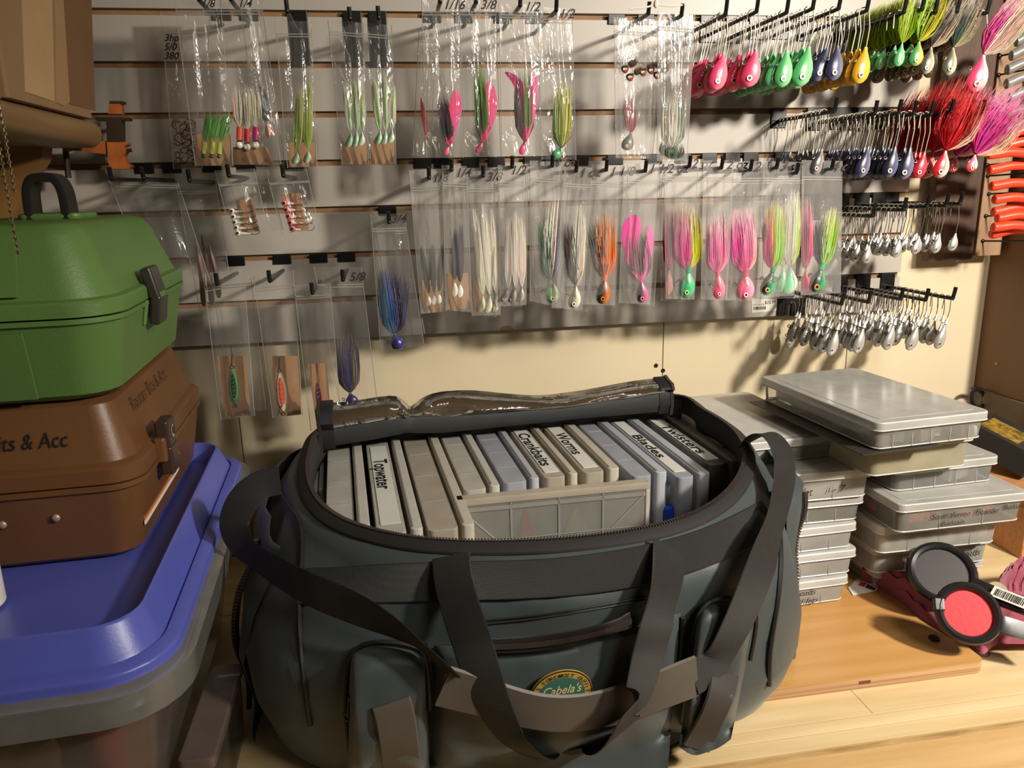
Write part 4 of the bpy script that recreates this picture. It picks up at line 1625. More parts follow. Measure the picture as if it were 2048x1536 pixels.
sc = thing('scissors', 'black handled scissors leaning behind the right stack of boxes', 'scissors', (1.10, -.02, BENCH + .12))
for px, py, r, s_ in ((1955, 797, .017, 1.2), (1995, 822, .016, .8)):
    q = MB()
    q.torus(W(px, py, -.02), (.25, -1, .2), r, .0042, 18, 7, s_)
    obj('finger_loop', q, pm('scissor_black', (26, 26, 28), .25), sc)
q = MB()
q.tube([W(1975, 805, -.022), W(2005, 850, -.03)], .004, 7)
obj('blade', q, M_WIRE, sc)

# ---------------------------------------------------------------- maroon cloth and the two round black tools
M_CLOTH = pm('maroon_cloth', (146, 64, 86), .8, var=.08, scale=12, sheen=.3, bump=.1, bscale=500)


def cloth(label, front, back, hf, hb, seed, bump):
    """heap of cloth between a front edge lying on the bench and a raised back edge, with folds along its length"""
    NSg, NT = 72, 22

    def ev(pts, h):
        q_ = cat_rom([T(a[0], a[1], a[2] if len(a) > 2 else h) for a in pts], 16)
        return [q_[int(i * (len(q_) - 1) / NSg)] for i in range(NSg + 1)]
    A_, B_ = ev(front, hf), ev(back, hb)
    rings = []
    for i in range(NSg + 1):
        row = []
        for j in range(NT + 1):
            t = j / NT
            p = A_[i].lerp(B_[i], t)
            nz_ = noise.noise(V((p.x * 16 + seed, p.y * 16, 0)))
            fold = abs(math.sin(t * 8.5 + 3.2 * nz_ + i * .05))
            cr = abs(math.sin(i * .42 + 4 * noise.noise(V((p.x * 22, p.y * 22, seed)))))
            e = math.sin(PI * min(1, t * 1.05)) ** .7
            z = p.z + bump * e * (.55 + .6 * nz_) + .012 * e * fold ** 1.5 + .006 * e * cr ** 2
            row.append(V((p.x + .004 * e * nz_, p.y - .006 * e * (fold - .5), max(BENCH + .001 + hf * .6, z))))
        q0 = row[-1]
        row.append(V((q0.x, q0.y + .002, BENCH + .0195)))
        rings.append(row)
    q = MB()
    q.loft(rings, cap=False, closed=False)
    return tag(obj('maroon_cloth', q, M_CLOTH, smooth=80), label, 'cloth')


cloth('crumpled maroon cloth lying under the two round black tools', [(1722, 1152), (1790, 1194), (1838, 1232), (1885, 1264), (1940, 1287), (1966, 1308), (1994, 1290), (2060, 1288), (2120, 1288)],
      [(1724, 1138, .040), (1775, 1142, .052), (1850, 1144, .066), (1900, 1152, .066), (1960, 1170, .062), (2020, 1182, .06), (2120, 1184, .06)], .020, .052, 3.1, .006)
cloth('bunched end of maroon cloth at the right picture edge', [(1992, 1196), (2012, 1200), (2060, 1212), (2130, 1220)], [(1998, 1168), (2036, 1118), (2080, 1110), (2140, 1106)], .030, .075, 8.4, .022)
M_TOOL = pm('tool_black', (34, 31, 31), .22, spec=.6)
RT1 = (-.25, -.72, .65)


def tool(label, c, nrm_, r, hand_end, red, tilt_up=(0, 0, 1)):
    o = thing('round_tool', label, 'tool', (c.x, c.y, c.z - r))
    nv = V(nrm_).normalized()
    q = MB()
    q.disc(c - nv * .012, nv, r, .010, 28)
    obj('back', q, M_TOOL, o)
    q = MB()
    q.torus(c, nv, r, .0062, 30, 8)
    obj('rim', q, M_TOOL, o)
    q = MB()
    q.disc(c - nv * .004, nv, r * .93, .004, 28)
    obj('disc', q, pm('red_felt', (214, 26, 40), .6, bump=.2) if red else pm('grey_disc', (62, 56, 58), .4), o)
    d = (hand_end - c)
    d1 = d.normalized()
    pts = [c + d1 * r * .98 - nv * .004, c + d * .5 - nv * .006, hand_end]
    q = MB()
    q.strip(cat_rom(pts, 4), [nv] * 9, .024, .012)
    h_ = obj('handle', q, M_TOOL, o)
    q = MB()
    q.rbox(c - d1 * r * 1.02 - nv * .004, (.014, .018, .012), .003, .002, mat=(nv.to_track_quat('Z', 'Y')).to_matrix())
    obj('lug', q, M_TOOL, o)
    return o, h_, d1, nv


c1 = T(1936, 1226, .080)
tool('black handled tool with a bright red round face on the maroon cloth', c1, (-.30, -.72, .62), .036, T(2110, 1280, .055), True)
c2_ = T(1908, 1170, .082)
t2, h2, d1, nv = tool('black round tool with a barcode sticker on its handle', V((c2_.x, c2_.y + .026, c2_.z + .006)), (-.32, -.6, .72), .042, T(2105, 1232, .085), False)
q = MB()
mid = T(2005, 1212, .073)
ctr_ = V((c2_.x, c2_.y + .026, c2_.z + .006)).lerp(T(2105, 1232, .085), .62)
side = nv.cross(d1)
cs = ctr_ + nv * .0062
q.prism([cs - d1 * .022 - side * .009, cs + d1 * .022 - side * .009, cs + d1 * .022 + side * .009, cs - d1 * .022 + side * .009], nv * .0004)
st = obj('barcode_sticker', q, M_WHITE, h2)
q = MB()
x = -.018
while x < .018:
    wd_ = random.choice((.0005, .0009, .0013))
    a = cs + d1 * x + nv * .0006
    q.prism([a - side * .006, a + d1 * wd_ - side * .006, a + d1 * wd_ + side * .006, a + side * .006], nv * .0002)
    x += wd_ + random.choice((.0006, .0011))
tag_ = obj('barcode', q, M_BLKINK, h2)
q = MB()
p = T(1990, 1188, .07)
q.disc(p, (-.2, -.8, .5), .018, .006, 20)
tag(obj('brass_disc', q, pm('mottled_brass', (150, 132, 92), .5, col2=(104, 92, 66), scale=60)), 'mottled brass disc half hidden behind the round black tools', 'disc')
# card tag, black snap and wire loop
q = MB()
q.prism([T(a, b, .0188) for a, b in ((1696, 1176), (1716, 1156), (1757, 1176), (1752, 1182), (1706, 1191))], (0, 0, .0006))
tg = tag(obj('paper_tag', q, M_WHITE), 'white printed paper tag beside the bottom box of the left stack', 'tag')
q = MB()
q.prism([T(a, b, .0196) for a, b in ((1722, 1163), (1734, 1167), (1728, 1174), (1716, 1170))], (0, 0, .0003))
obj('red_print', q, pm('tag_red', (176, 50, 50), .5), tg)
q = MB()
q.prism([T(a, b, .0196) for a, b in ((1735, 1168), (1752, 1177), (1748, 1181), (1730, 1175))], (0, 0, .0003))
obj('dark_print', q, pm('tag_navy', (44, 44, 60), .5), tg)
q = MB()
q.disc(T(1868, 1277, .0186), (0, 0, 1), .0075, .0022, 16)
q.torus(T(1868, 1277, .0205), (0, 0, 1), .005, .001, 14, 5)
tag(obj('snap_button', q, M_DKWIRE), 'dark metal snap button lying at the edge of the maroon cloth', 'button')
q = MB()
q.torus(T(1971, 1303, .006), (.3, -.5, .8), .0065, .0009, 16, 5)
tag(obj('wire_loop', q, M_WIRE), 'small bright wire loop at the corner of the plywood board', 'ring')

# ---------------------------------------------------------------- lures, bags and pegs on the slat wall
PROFH = [(0, .20), (.10, .27), (.22, .48), (.36, .76), (.52, .95), (.68, 1.0), (.82, .92), (.91, .72), (.97, .46), (1, .14)]


def head(mb, top, nose, w, cb, cl, thick=.62, bend=0.0, n=12, prof=PROFH, cn=None):
    """fish-shaped jig head from the collar (top) to the nose; cb = back colour, cl = belly colour, cn = nose"""
    top, nose = V(top), V(nose)
    a = nose - top
    L = a.length
    a = a / L
    l = V((0, -1, 0)).cross(a).normalized()
    if l.x < 0:
        l = -l
    rings, cols = [], []
    for t, r in prof:
        c = top + a * (L * t) + l * (bend * w * math.sin(PI * t))
        ring, cc = [], []
        for j in range(n):
            an = 2 * PI * j / n
            s_ = math.cos(an)
            ring.append(c + l * (w * r * s_) + V((0, 1, 0)) * (w * r * thick * math.sin(an)))
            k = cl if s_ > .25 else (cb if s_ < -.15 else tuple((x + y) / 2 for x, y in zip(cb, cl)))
            if cn and t > .78:
                k = cn
            cc.append(k)
        rings.append(ring)
        cols.append(cc)
    mb.loft(rings, True, True, cols)
    return a, l, L


def eye(mb, top, nose, w, thick=.62, t=.78, s_=-.10, r=.24, white=(225, 215, 190), yoff=0.0):
    top, nose = V(top), V(nose)
    a = nose - top
    l = V((0, -1, 0)).cross(a).normalized()
    if l.x < 0:
        l = -l
    c = top + a * t + l * (w * s_) + V((0, -w * thick * .93 + yoff, 0))
    mb.col = white
    mb.disc(c, (0, -1, 0), w * r, w * .05, 12)
    mb.col = (18, 16, 16)
    mb.disc(c + V((0, -w * .05, 0)), (0, -1, 0), w * r * .52, w * .03, 10)


def tuft(mb, base, tip, wmax, depth, n, cols, rnd, r0=.0007, tipc=None, flare=1.0, wave=.03, root=.12, spread_end=.92, lf=1.0):
    base, tip = V(base), V(tip)
    a = tip - base
    L = a.length
    a = a / L
    l = V((0, -1, 0)).cross(a).normalized()
    if l.x < 0:
        l = -l
    y = V((0, 1, 0))
    ts = (0, .10, .28, .5, .75, 1)
    fl = (root, .5 * flare, .92, 1.0, 1.0, spread_end)
    rr_ = (.9, 1, 1.05, 1, .75, .15)
    for i in range(n):
        u = -1 + 2 * (i + rnd.random()) / n
        v = rnd.uniform(-1, 1) * math.sqrt(max(.05, 1 - u * u * .7))
        Ls = L * lf * ((.70 if lf == 1 else .58) + (.30 if lf == 1 else .42) * rnd.random()) * (1 - .12 * u * u)
        ph = rnd.uniform(0, 6)
        pts = []
        for t, f in zip(ts, fl):
            pts.append(base + a * (Ls * t) + l * (wmax * (u * f + wave * math.sin(ph + t * 5) * t)) + y * (depth * v * f))
        c = cols(u, v) if callable(cols) else cols
        c = tuple(max(0, min(255, x * rnd.uniform(.82, 1.12))) for x in c)
        k0 = len(mb.v)
        mb.col = c
        mb.tube(pts, [r0 * q for q in rr_], 3, cap=False)
        if tipc:
            for j in range(3):
                mb.c[k0 + 15 + j] = lin(tipc)
                mb.c[k0 + 12 + j] = lin(tuple((p + q) / 2 for p, q in zip(c, tipc)))


def two(c1, c2, s=0.0):
    return lambda u, v: c1 if u < s else c2


def three(c1, c2, c3, s1=-.3, s2=.3):
    return lambda u, v: c1 if u < s1 else (c2 if u < s2 else c3)


def feather(mb, pts, wid, col, thick=.0006, paddle=False):
    """broad hackle feather: curved tapering blade"""
    P = cat_rom(pts, 5)
    k = len(P)
    y = V((0, -1, 0))
    wl = []
    for i in range(k):
        t = i / (k - 1)
        wl.append(max(.0010, wid * 2 * (min(1, 1.2 * (t + .05) ** .6, 2.6 * (1.01 - t) ** .6) if paddle else (math.sin(PI * min(1, .04 + .96 * t) ** .9) ** .75))))
    mb.col = col
    mb.strip(P, [y] * k, wid, thick, wl)


TRI = {}


def bucktail(label, y, top, nose, wpx, cb, cl, hairs, group=None, eyec=(225, 215, 190), collar=None, wire=True, mat=None, thick=.62, cn=None, feathers=(), bend=.12, prof=PROFH, eyer=.24, ring=True, name='bucktail_jig'):
    s = pxs(top[0], top[1], y)
    t3, n3 = W(top[0], top[1], y), W(nose[0], nose[1], y)
    rnd = random.Random(label)
    if group:
        k_ = TRI[group] = TRI.get(group, 0) + 1
        label += ', ' + ('leftmost', 'second from left', 'third from left', 'fourth from left', 'fifth from left')[k_ - 1]
    o = thing(name, label, 'lure', n3, group)
    w = wpx * s * .59
    q = MB()
    head(q, t3, n3, w, cb, cl, thick, bend, 12, prof, cn)
    hd_ = obj('head', q, mat or M_PAINT, o)
    if eyec:
        q = MB()
        eye(q, t3, n3, w, thick, r=eyer, white=eyec)
        obj('eye', q, M_PAINT, hd_)
    a = (n3 - t3).normalized()
    if ring:
        q = MB()
        l = V((0, -1, 0)).cross(a).normalized()
        if l.x > 0:
            l = -l
        q.torus(t3 + a * (n3 - t3).length * .42 + l * w * 1.12, (0, 1, 0), max(.0016, w * .2), max(.0004, w * .06), 10, 5)
        obj('line_eye', q, M_DKWIRE, hd_)
    if collar:
        q = MB()
        q.col = collar
        q.tube([t3 - a * w * .55, t3 + a * w * .35], [w * .34, w * .34], 10)
        obj('thread_wrap', q, M_PAINT, o)
    for i, (end, wp, n, cols, tipc) in enumerate(hairs):
        q = MB()
        e3 = W(end[0], end[1], y)
        tuft(q, t3 - a * w * .1, e3, wp * s / 2, min(.007, wp * s / 3), int(n * 2.2), cols, rnd, r0=.00062, lf=1.18, tipc=tipc)
        obj('hair', q, M_HAIR, o, smooth=0)
    for pts, wp, c in feathers:
        q = MB()
        feather(q, [W(x, yy, y - .003) for x, yy in pts], wp * s / 2, c, paddle=wp > 30)
        obj('feather', q, M_HAIR, o, smooth=70)
    if wire:
        q = MB()
        L = (n3 - t3).length
        up = -a
        l = V((0, -1, 0)).cross(a).normalized()
        if l.x > 0:
            l = -l
        H = max(L * 1.0, .022)
        r = H * .22
        c0 = t3 + up * H
        pts = [t3 - V((0, w * .3, 0)), t3 + up * H * .6 - V((0, .003, 0))] + [c0 - V((0, .004, 0)) + l * (r - r * math.cos(k * PI / 5)) + up * (r * math.sin(k * PI / 5)) for k in range(6)] + [c0 - V((0, .004, 0)) + l * 2 * r - up * r * 1.1]
        q.tube(pts, .0005, 5)
        obj('hook', q, M_WIRE, o)
    return o


ZIPS = {}


def zipbag(label, c, y, mat=None, zipf=.12, bulge=.006, word=None, wordpx=None, wordsz=20, card=None, hole=None, ny=16, cat='bag', ink=None):
    """clear zip bag; c = TL, TR, BR, BL pixels on a plane y in front of the wall"""
    mat = mat or M_FILM
    TL, TR, BR, BL = [V((a, b, 0)) for a, b in c]
    rnd = random.Random(label)
    sd = rnd.uniform(0, 50)
    bc_ = W((BL.x + BR.x) / 2, (BL.y + BR.y) / 2, y)
    o = thing('zip_bag', label, cat, bc_, 'zip bags on the slat wall')
    nx = 18
    q = MB()

    def grid(sgn):
        vs = []
        for j in range(ny + 1):
            for i in range(nx + 1):
                u, v = i / nx, j / ny
                p = TL.lerp(TR, u).lerp(BL.lerp(BR, u), v)
                e = (1 - abs(2 * u - 1) ** 3)
                g = max(0, (v - zipf)) * 1.6
                g = min(1, g) * min(1, (1 - v) * 8)
                d = bulge * e * g
                fo = noise.noise(V((u * 6.5 + sd, v * 1.0, sd))) * .0062 + noise.noise(V((u * 3 + sd, v * 6, 3 + sd))) * .0022
                fo *= e * min(1, max(0, v - zipf * .6) * 5) if v > zipf else .25 * e
                pt = W(p.x, p.y, y)
                vs.append(pt + V((0, -(d + fo) if sgn > 0 else .6 * d + fo * .3 + .0006, 0)))
        fs = []
        k = nx + 1
        for j in range(ny):
            for i in range(nx):
                fs.append((j * k + i, (j + 1) * k + i, (j + 1) * k + i + 1, j * k + i + 1))
        return vs, fs
    q.add(*grid(1))
    q.add(*grid(-1))
    obj('film', q, mat, o, smooth=75)
    # zip seal and welded edges
    a, b = TL.lerp(BL, zipf), TR.lerp(BR, zipf)
    for d in (0, .018):
        a_, b_ = TL.lerp(BL, zipf + d), TR.lerp(BR, zipf + d)
        q = MB()
        q.tube([W(a_.x, a_.y, y - .0012), W(b_.x, b_.y, y - .0012)], .0009, 5)
        obj('zip_seal', q, M_ZIP, o)
    q = MB()
    for e0, e1 in ((TL, BL), (TR, BR)):
        q.tube([W(e0.x, e0.y, y), W(e1.x, e1.y, y)], .0005, 4)
    obj('edge_weld', q, M_ZIP, o)
    if word:
        q = MB()
        s = pxs(wordpx[0], wordpx[1], y)
        for k, ln in enumerate(word.split('\n')):
            text(q, ln, W(wordpx[0], wordpx[1] + k * wordsz * 1.5, y - .0032), V((1, 0, .0)), V((.05, 0, 1)).normalized(), wordsz * s * 1.6, .3, .018)
        obj('marker_writing', q, ink or M_INK, o)
    if card:
        q = MB()
        q.prism([W(x, yy, y + .0012) for x, yy in card], (0, .0012, 0))
        obj('card', q, M_CARD, o, smooth=0)
    return o


def peg(label, px, y_tip, rows=None, tip=.016, L=None, plate=(.030, .026), group='black pegs in the slat wall', drop=None):
    """black slat-wall peg whose elbow is at pixel px on the plane y_tip"""
    e = W(px[0], px[1], y_tip)
    o = thing('peg_hook', label, 'peg hook', (e.x, -.004, e.z - .02), group)
    gz = min((g for g in GZ if g > e.z - .006), default=e.z)
    if gz - e.z > .06:
        gz = e.z + .03
    zt, zb_ = gz + .004, (min(e.z - .012, gz - plate[1]) if plate[1] > .02 else gz - plate[1])
    q = MB()
    q.rbox((e.x, -.0016, (zt + zb_) / 2), (plate[0], .0032, zt - zb_), .002, .0008)
    q.box((e.x, .003, gz), (plate[0] * .9, .008, .004))
    obj('bracket', q, M_PEG, o)
    q = MB()
    q.tube(cat_rom([V((e.x, -.002, e.z)), V((e.x, y_tip * .5, e.z)), V((e.x, y_tip + .006, e.z)), V((e.x, y_tip - .002, e.z + .003)), V((e.x, y_tip - .006, e.z + tip))], 3), .0032, 8)
    obj('rod', q, M_PEG, o)
    return e


# ---- bags, top row
YB = -.15
zipbag('dim clear bag of brown hooks with handwriting behind the leftmost top bag', [(322, 25), (420, 25), (404, 338), (347, 338)], -.05, word='3hp\n5/0\n380', wordpx=(328, 82), wordsz=12, ink=M_INK)
q = MB()
rn = random.Random(5)
hk = thing('hook_bundle', 'tangle of brown wire hooks at the bottom of the dim handwritten bag', 'hooks', W(368, 335, -.052))
for i in range(46):
    p = W(rn.uniform(352, 392), rn.uniform(245, 328), -.052 + rn.uniform(-.004, .002))
    r = rn.uniform(.004, .007)
    a0 = rn.uniform(0, 6)
    q.tube([p + V((r * math.cos(a0 + k * .7), rn.uniform(-.001, .001), r * math.sin(a0 + k * .7))) for k in range(6)], .0006, 4)
hkm = obj('wires', q, pm('bronze_wire', (120, 84, 48), .3, .8), hk, kind='stuff')
BR = (60, 44, 30)
zipbag('clear bag at top left holding three green fly jigs with yellow bodies', [(348, -12), (440, -12), (466, 332), (391, 332)], YB, zipf=.10, word='1/8', wordpx=(402, 14), wordsz=13, card=[(391, 268), (463, 268), (464, 331), (392, 331)])
zipbag('clear bag at top left holding three white hair jigs with red bodies', [(440, -12), (514, -12), (562, 330), (466, 330)], YB + .006, zipf=.10, word='1/4', wordpx=(476, 14), wordsz=13, card=[(466, 294), (534, 294), (548, 329), (464, 329)])
zipbag('clear bag with a black and orange jig behind the red bodied ones', [(478, -12), (520, -12), (570, 331), (520, 331)], YB + .02, zipf=.10)
for i, (x, c_) in enumerate(((408, 0), (424, 1), (439, 2))):
    y = YB + .003
    o = thing('fly_jig', ('leftmost', 'middle', 'rightmost')[i] + ' green haired fly jig with a yellow body on the top left card', 'lure', W(x, 318, y), 'three green fly jigs')
    s = pxs(x, 300, y)
    q = MB()
    q.col = (178, 190, 60)
    q.tube([W(x + 2, 284, y), W(x, 308, y)], [5.5 * s, 6 * s], 10)
    obj('body', q, M_PAINT, o)
    q = MB()
    q.col = (70, 62, 54)
    q.ell(W(x - 1, 313, y), (5 * s,) * 3, 10, 7)
    obj('bead_head', q, M_LEAD, o)
    q = MB()
    tuft(q, W(x + 2, 286, y), W(x + 12 + 4 * i, 222, y), 9 * s, .004, 60, (88, 150, 52), random.Random(i), .0006)
    obj('hair', q, M_HAIR, o, smooth=0)
for x, c_, yb_, nm in ((479, (216, 84, 70), 282, 'coral'), (494, (206, 34, 50), 286, 'red'), (511, (176, 22, 92), 282, 'magenta')):
    y = YB + .004
    o = thing('fly_jig', 'white haired jig with a %s body and a white bead' % nm, 'lure', W(x, 300, y))
    s = pxs(x, 280, y)
    q = MB()
    q.col = c_
    q.tube([W(x + 1, yb_ - 28, y), W(x, yb_ - 2, y)], [6.5 * s, 6.5 * s], 10)
    obj('body', q, M_PAINT, o)
    q = MB()
    q.col = (232, 222, 205)
    q.ell(W(x, yb_ + 8, y), (7.5 * s,) * 3, 12, 8)
    obj('bead_head', q, M_PAINT, o)
    q = MB()
    q.col = (22, 20, 20)
    q.torus(W(x, yb_, y), (0, 0, 1), 5.5 * s, 1.2 * s, 12, 5)
    obj('collar', q, M_PAINT, o)
    q = MB()
    tuft(q, W(x + 1, yb_ - 28, y), W(x - 4, 168, y), 13 * s, .005, 90, (205, 192, 172), random.Random(x), .0005, (225, 216, 200))
    obj('hair', q, M_HAIR, o, smooth=0)
bucktail('black haired jig with an orange body seen through the bag edge', YB + .022, (534, 245), (540, 275), 16, (206, 110, 60), (222, 140, 90), [((520, 178), 20, 60, (52, 48, 52), None)], eyec=None, wire=False, ring=False)
zipbag('narrow clear bag holding two yellow green bucktails', [(550, 42), (622, 42), (634, 334), (575, 336)], YB, zipf=.09, card=[(577, 285), (630, 285), (632, 333), (578, 334)])
for top, nose, end in (((594, 302), (588, 328), (600, 190)), ((616, 300), (611, 326), (618, 178))):
    bucktail('yellow green bucktail in the narrow bag', YB + .002, top, nose, 13, (46, 110, 62), (206, 214, 190), [(end, 17, 70, two((120, 150, 50), (160, 172, 78)), (196, 190, 130))], group='two yellow green bucktails', eyec=None, ring=False, wire=False, bend=.35)
zipbag('clear bag holding three green and white jigs left of its twin', [(656, 40), (726, 46), (737, 330), (684, 330)], YB, zipf=.08, card=[(684, 282), (735, 282), (736, 329), (685, 329)])
zipbag('clear bag holding three green and white jigs right of its twin', [(712, 44), (783, 50), (792, 329), (741, 329)], YB + .008, zipf=.08, card=[(741, 282), (789, 282), (791, 328), (742, 328)])
for k, (top, nose, end) in enumerate((((702, 266), (694, 294), (692, 176)), ((713, 264), (706, 294), (706, 168)), ((724, 264), (717, 292), (722, 174)), ((760, 262), (752, 288), (748, 170)), ((771, 262), (763, 289), (768, 160)), ((784, 260), (776, 286), (784, 176)))):
    side_ = 'left' if k < 3 else 'right'
    bucktail('green and white hair jig in the %s twin bag' % side_, YB + (.002 if k < 3 else .010), top, nose, 13, (50, 112, 66), (216, 220, 200), [(end, 15, 60, three((200, 200, 172), (96, 150, 62), (206, 204, 180)), (200, 204, 170))], group='green and white jigs in the %s twin bag' % side_, eyec=None, ring=False, wire=False, bend=.4)
zipbag('clear bag with a thin red feather behind the 1/16 bag', [(838, 60), (872, 60), (862, 311), (826, 311)], YB + .018, zipf=.08)
o = thing('feather_lure', 'thin red feather lure seen left of the 1/16 bag', 'lure', W(855, 285, YB + .018))
q = MB()
feather(q, [W(856, 280, YB + .017), W(849, 240, YB + .017), W(842, 196, YB + .017)], .004, (150, 44, 44))
obj('feather', q, M_HAIR, o)
zipbag('long clear bag marked 1/16 with a pink feather jig', [(843, -12), (917, -12), (926, 316), (853, 316)], YB, zipf=.11, word='1/16', wordpx=(886, 18), wordsz=15)
zipbag('long clear bag marked 3/8 with a pink and green feather jig', [(918, -12), (990, -12), (1002, 314), (930, 314)], YB + .007, zipf=.11, word='3/8', wordpx=(960, 18), wordsz=15)
zipbag('long clear bag marked 1/2 with a curled magenta feather jig', [(998, 8), (1076, 10), (1083, 313), (1004, 313)], YB, zipf=.07, word='1/2', wordpx=(1048, 22), wordsz=15)
zipbag('long clear bag marked 1/2 with a yellow green bucktail at the row end', [(1074, 14), (1144, 17), (1152, 319), (1084, 319)], YB + .007, zipf=.08, word='1/2', wordpx=(1117, 36), wordsz=15)
PK = (214, 62, 110)
bucktail('pink feather jig with dark hair in the bag marked 1/16', YB + .002, (898, 288), (890, 311), 9, PK, (228, 110, 150), [((884, 200), 24, 60, (46, 40, 42), None)], eyec=None, ring=False, feathers=(([(898, 290), (903, 250), (909, 210), (911, 178)], 24, PK), ([(899, 288), (908, 250), (917, 214), (918, 186)], 16, (206, 70, 130))), bend=.1)
bucktail('pink feather jig with green hair in the bag marked 3/8', YB + .009, (966, 282), (953, 306), 10, PK, (228, 110, 150), [((958, 150), 26, 60, (74, 110, 44), (120, 150, 70))], eyec=None, ring=False, feathers=(([(966, 284), (975, 240), (981, 200), (977, 162)], 26, PK), ([(967, 284), (980, 240), (987, 205), (986, 170)], 18, (206, 70, 120))), bend=.1)
bucktail('magenta feather jig with two curling blades in a 1/2 bag', YB + .002, (1049, 282), (1042, 309), 11, PK, (220, 90, 140), [((1048, 150), 38, 60, three((60, 48, 48), (110, 140, 70), (90, 120, 60)), None)], eyec=None, ring=False, feathers=(([(1050, 284), (1052, 240), (1046, 190), (1030, 160), (1010, 144)], 22, (196, 44, 112)), ([(1050, 284), (1060, 230), (1066, 180), (1070, 144)], 20, (222, 72, 134))), bend=.1)
bucktail('yellow green bucktail with a green head in the end bag of the top row', YB + .009, (1122, 296), (1106, 314), 16, (60, 140, 92), (90, 170, 110), [((1126, 178), 36, 110, three((132, 150, 70), (150, 160, 58), (172, 176, 80)), (190, 186, 120))], eyec=None, ring=False, bend=.2)
zipbag('crowded clear bag of small black and red jigs below the cable tie', [(1228, 34), (1332, 40), (1304, 318), (1232, 316)], YB + .01, M_FILM2, zipf=.10)
zipbag('clear bag of white silicone skirts beside the pink jigs', [(1316, 24), (1390, 30), (1374, 322), (1314, 322)], YB - .004, M_FILM2, zipf=.10)
bucktail('small red haired jig low in the crowded black and red bag', YB + .012, (1262, 266), (1250, 300), 20, (60, 58, 50), (150, 140, 120), [((1258, 200), 22, 50, (150, 40, 44), None)], ring=False, wire=False)
for k, (x, yy) in enumerate(((1284, 142), (1300, 138), (1312, 148), (1258, 152), (1248, 136))):
    bucktail('tiny dark jig with red spot high in the crowded bag', YB + .006, (x + 10, yy - 5), (x - 4, yy + 6), 13, (38, 40, 36), (150, 70, 60), [((x + 26, yy - 14), 12, 20, (90, 70, 60), None)], group='tiny dark jigs in the crowded bag', ring=False, wire=False, eyer=.3)
q = MB()
tuft(q, W(1345, 300, YB - .002), W(1350, 176, YB - .002), 24 * pxs(1345, 250, YB), .006, 90, lambda u, v: (206, 196, 176) if v < .3 else (60, 56, 50), random.Random(3), .0007, None, .8, .08)
sk = thing('skirt_bundle', 'bundle of white silicone skirts with green heads in a clear bag', 'lure', W(1345, 318, YB - .002))
obj('strands', q, M_HAIR, sk, smooth=0)
q = MB()
tuft(q, W(1340, 316, YB - .003), W(1348, 282, YB - .003), 26 * pxs(1345, 250, YB), .006, 60, (70, 92, 66), random.Random(4), .0009)
obj('green_heads', q, M_HAIR, sk, smooth=0)

# ---- small bags at the left of the fourth groove
zipbag('large empty looking clear bag hanging behind the green tackle box', [(218, 362), (356, 366), (446, 640), (330, 640)], -.10, zipf=.02)
zipbag('clear bag with dull red baits behind the green tackle box corner', [(352, 368), (432, 372), (458, 545), (400, 625)], -.085, zipf=.06)
for k, (x0, y0, x1, y1) in enumerate(((404, 470, 424, 610), (392, 480, 408, 612), (418, 490, 438, 596))):
    q = MB()
    q.col = ((104, 54, 44), (120, 70, 56), (92, 60, 48))[k]
    P = cat_rom([W(x0, y0, -.083), W((x0 + x1) / 2 + 3, (y0 + y1) / 2, -.085), W(x1, y1, -.083)], 5)
    q.tube(P, [.0016, .0024, .003, .0036, .004, .0044, .0046, .0048, .0048, .0044, .002], 8)
    tag(obj('soft_bait', q, M_SOFT), ('middle', 'leftmost', 'rightmost')[k] + ' dull red soft bait in the dim bag behind the green box', 'bait', 'dull red baits')
zipbag('small clear bag with five white ball jigs on a tan card', [(430, 341), (508, 337), (537, 464), (463, 473)], YB, zipf=.22, card=[(472, 400), (506, 400), (520, 462), (484, 466)])
zipbag('small clear bag hanging half hidden behind the white ball jigs', [(452, 341), (535, 338), (566, 460), (490, 468)], YB + .018, zipf=.22)
zipbag('small clear bag with five pink ball jigs on a brown card', [(532, 341), (612, 337), (640, 462), (565, 471)], YB, zipf=.20, card=[(562, 388), (600, 386), (618, 458), (580, 462)])
for k in range(10):
    pinks = k >= 5
    j = k % 5
    x, yy = ((464 + 3 * j, 422 + 11 * j) if not pinks else (569 + 4 * j, 406 + 13 * j))
    y = YB - .002
    s = pxs(x, yy, y)
    o = thing('ball_jig', ('pink and white ball jig on the brown card, ' if pinks else 'white ball jig on the tan card, ') + ('topmost', 'second from the top', 'third from the top', 'fourth from the top', 'lowest')[j], 'lure', W(x, yy + 6, y), 'pink ball jigs' if pinks else 'white ball jigs')
    q = MB()
    q.col = (226, 130, 140) if pinks else (226, 216, 198)
    q.ell(W(x, yy, y), (6.3 * s,) * 3, 12, 8)
    obj('ball', q, M_PAINT, o)
    q = MB()
    q.col = (30, 20, 22)
    q.disc(W(x - 1, yy, y - 6.0 * s), (0, -1, 0), 2.6 * s, .5 * s, 10)
    obj('eye', q, M_PAINT, o)
    q = MB()
    q.col = (228, 190, 180) if pinks else (222, 212, 196)
    q.tube([W(x + 6, yy + 1, y), W(x + 14, yy + 1, y), W(x + 26, yy + 1, y)], [3.2 * s, 2.8 * s, .8 * s], 8)
    obj('collar', q, M_PAINT, o)
    q = MB()
    q.tube(cat_rom([W(x + 22, yy + 1, y), W(x + 36, yy + 3, y), W(x + 44, yy - 3, y), W(x + 40, yy - 11, y), W(x + 32, yy - 10, y)], 3), .0005, 5)
    obj('hook', q, M_WIRE, o)
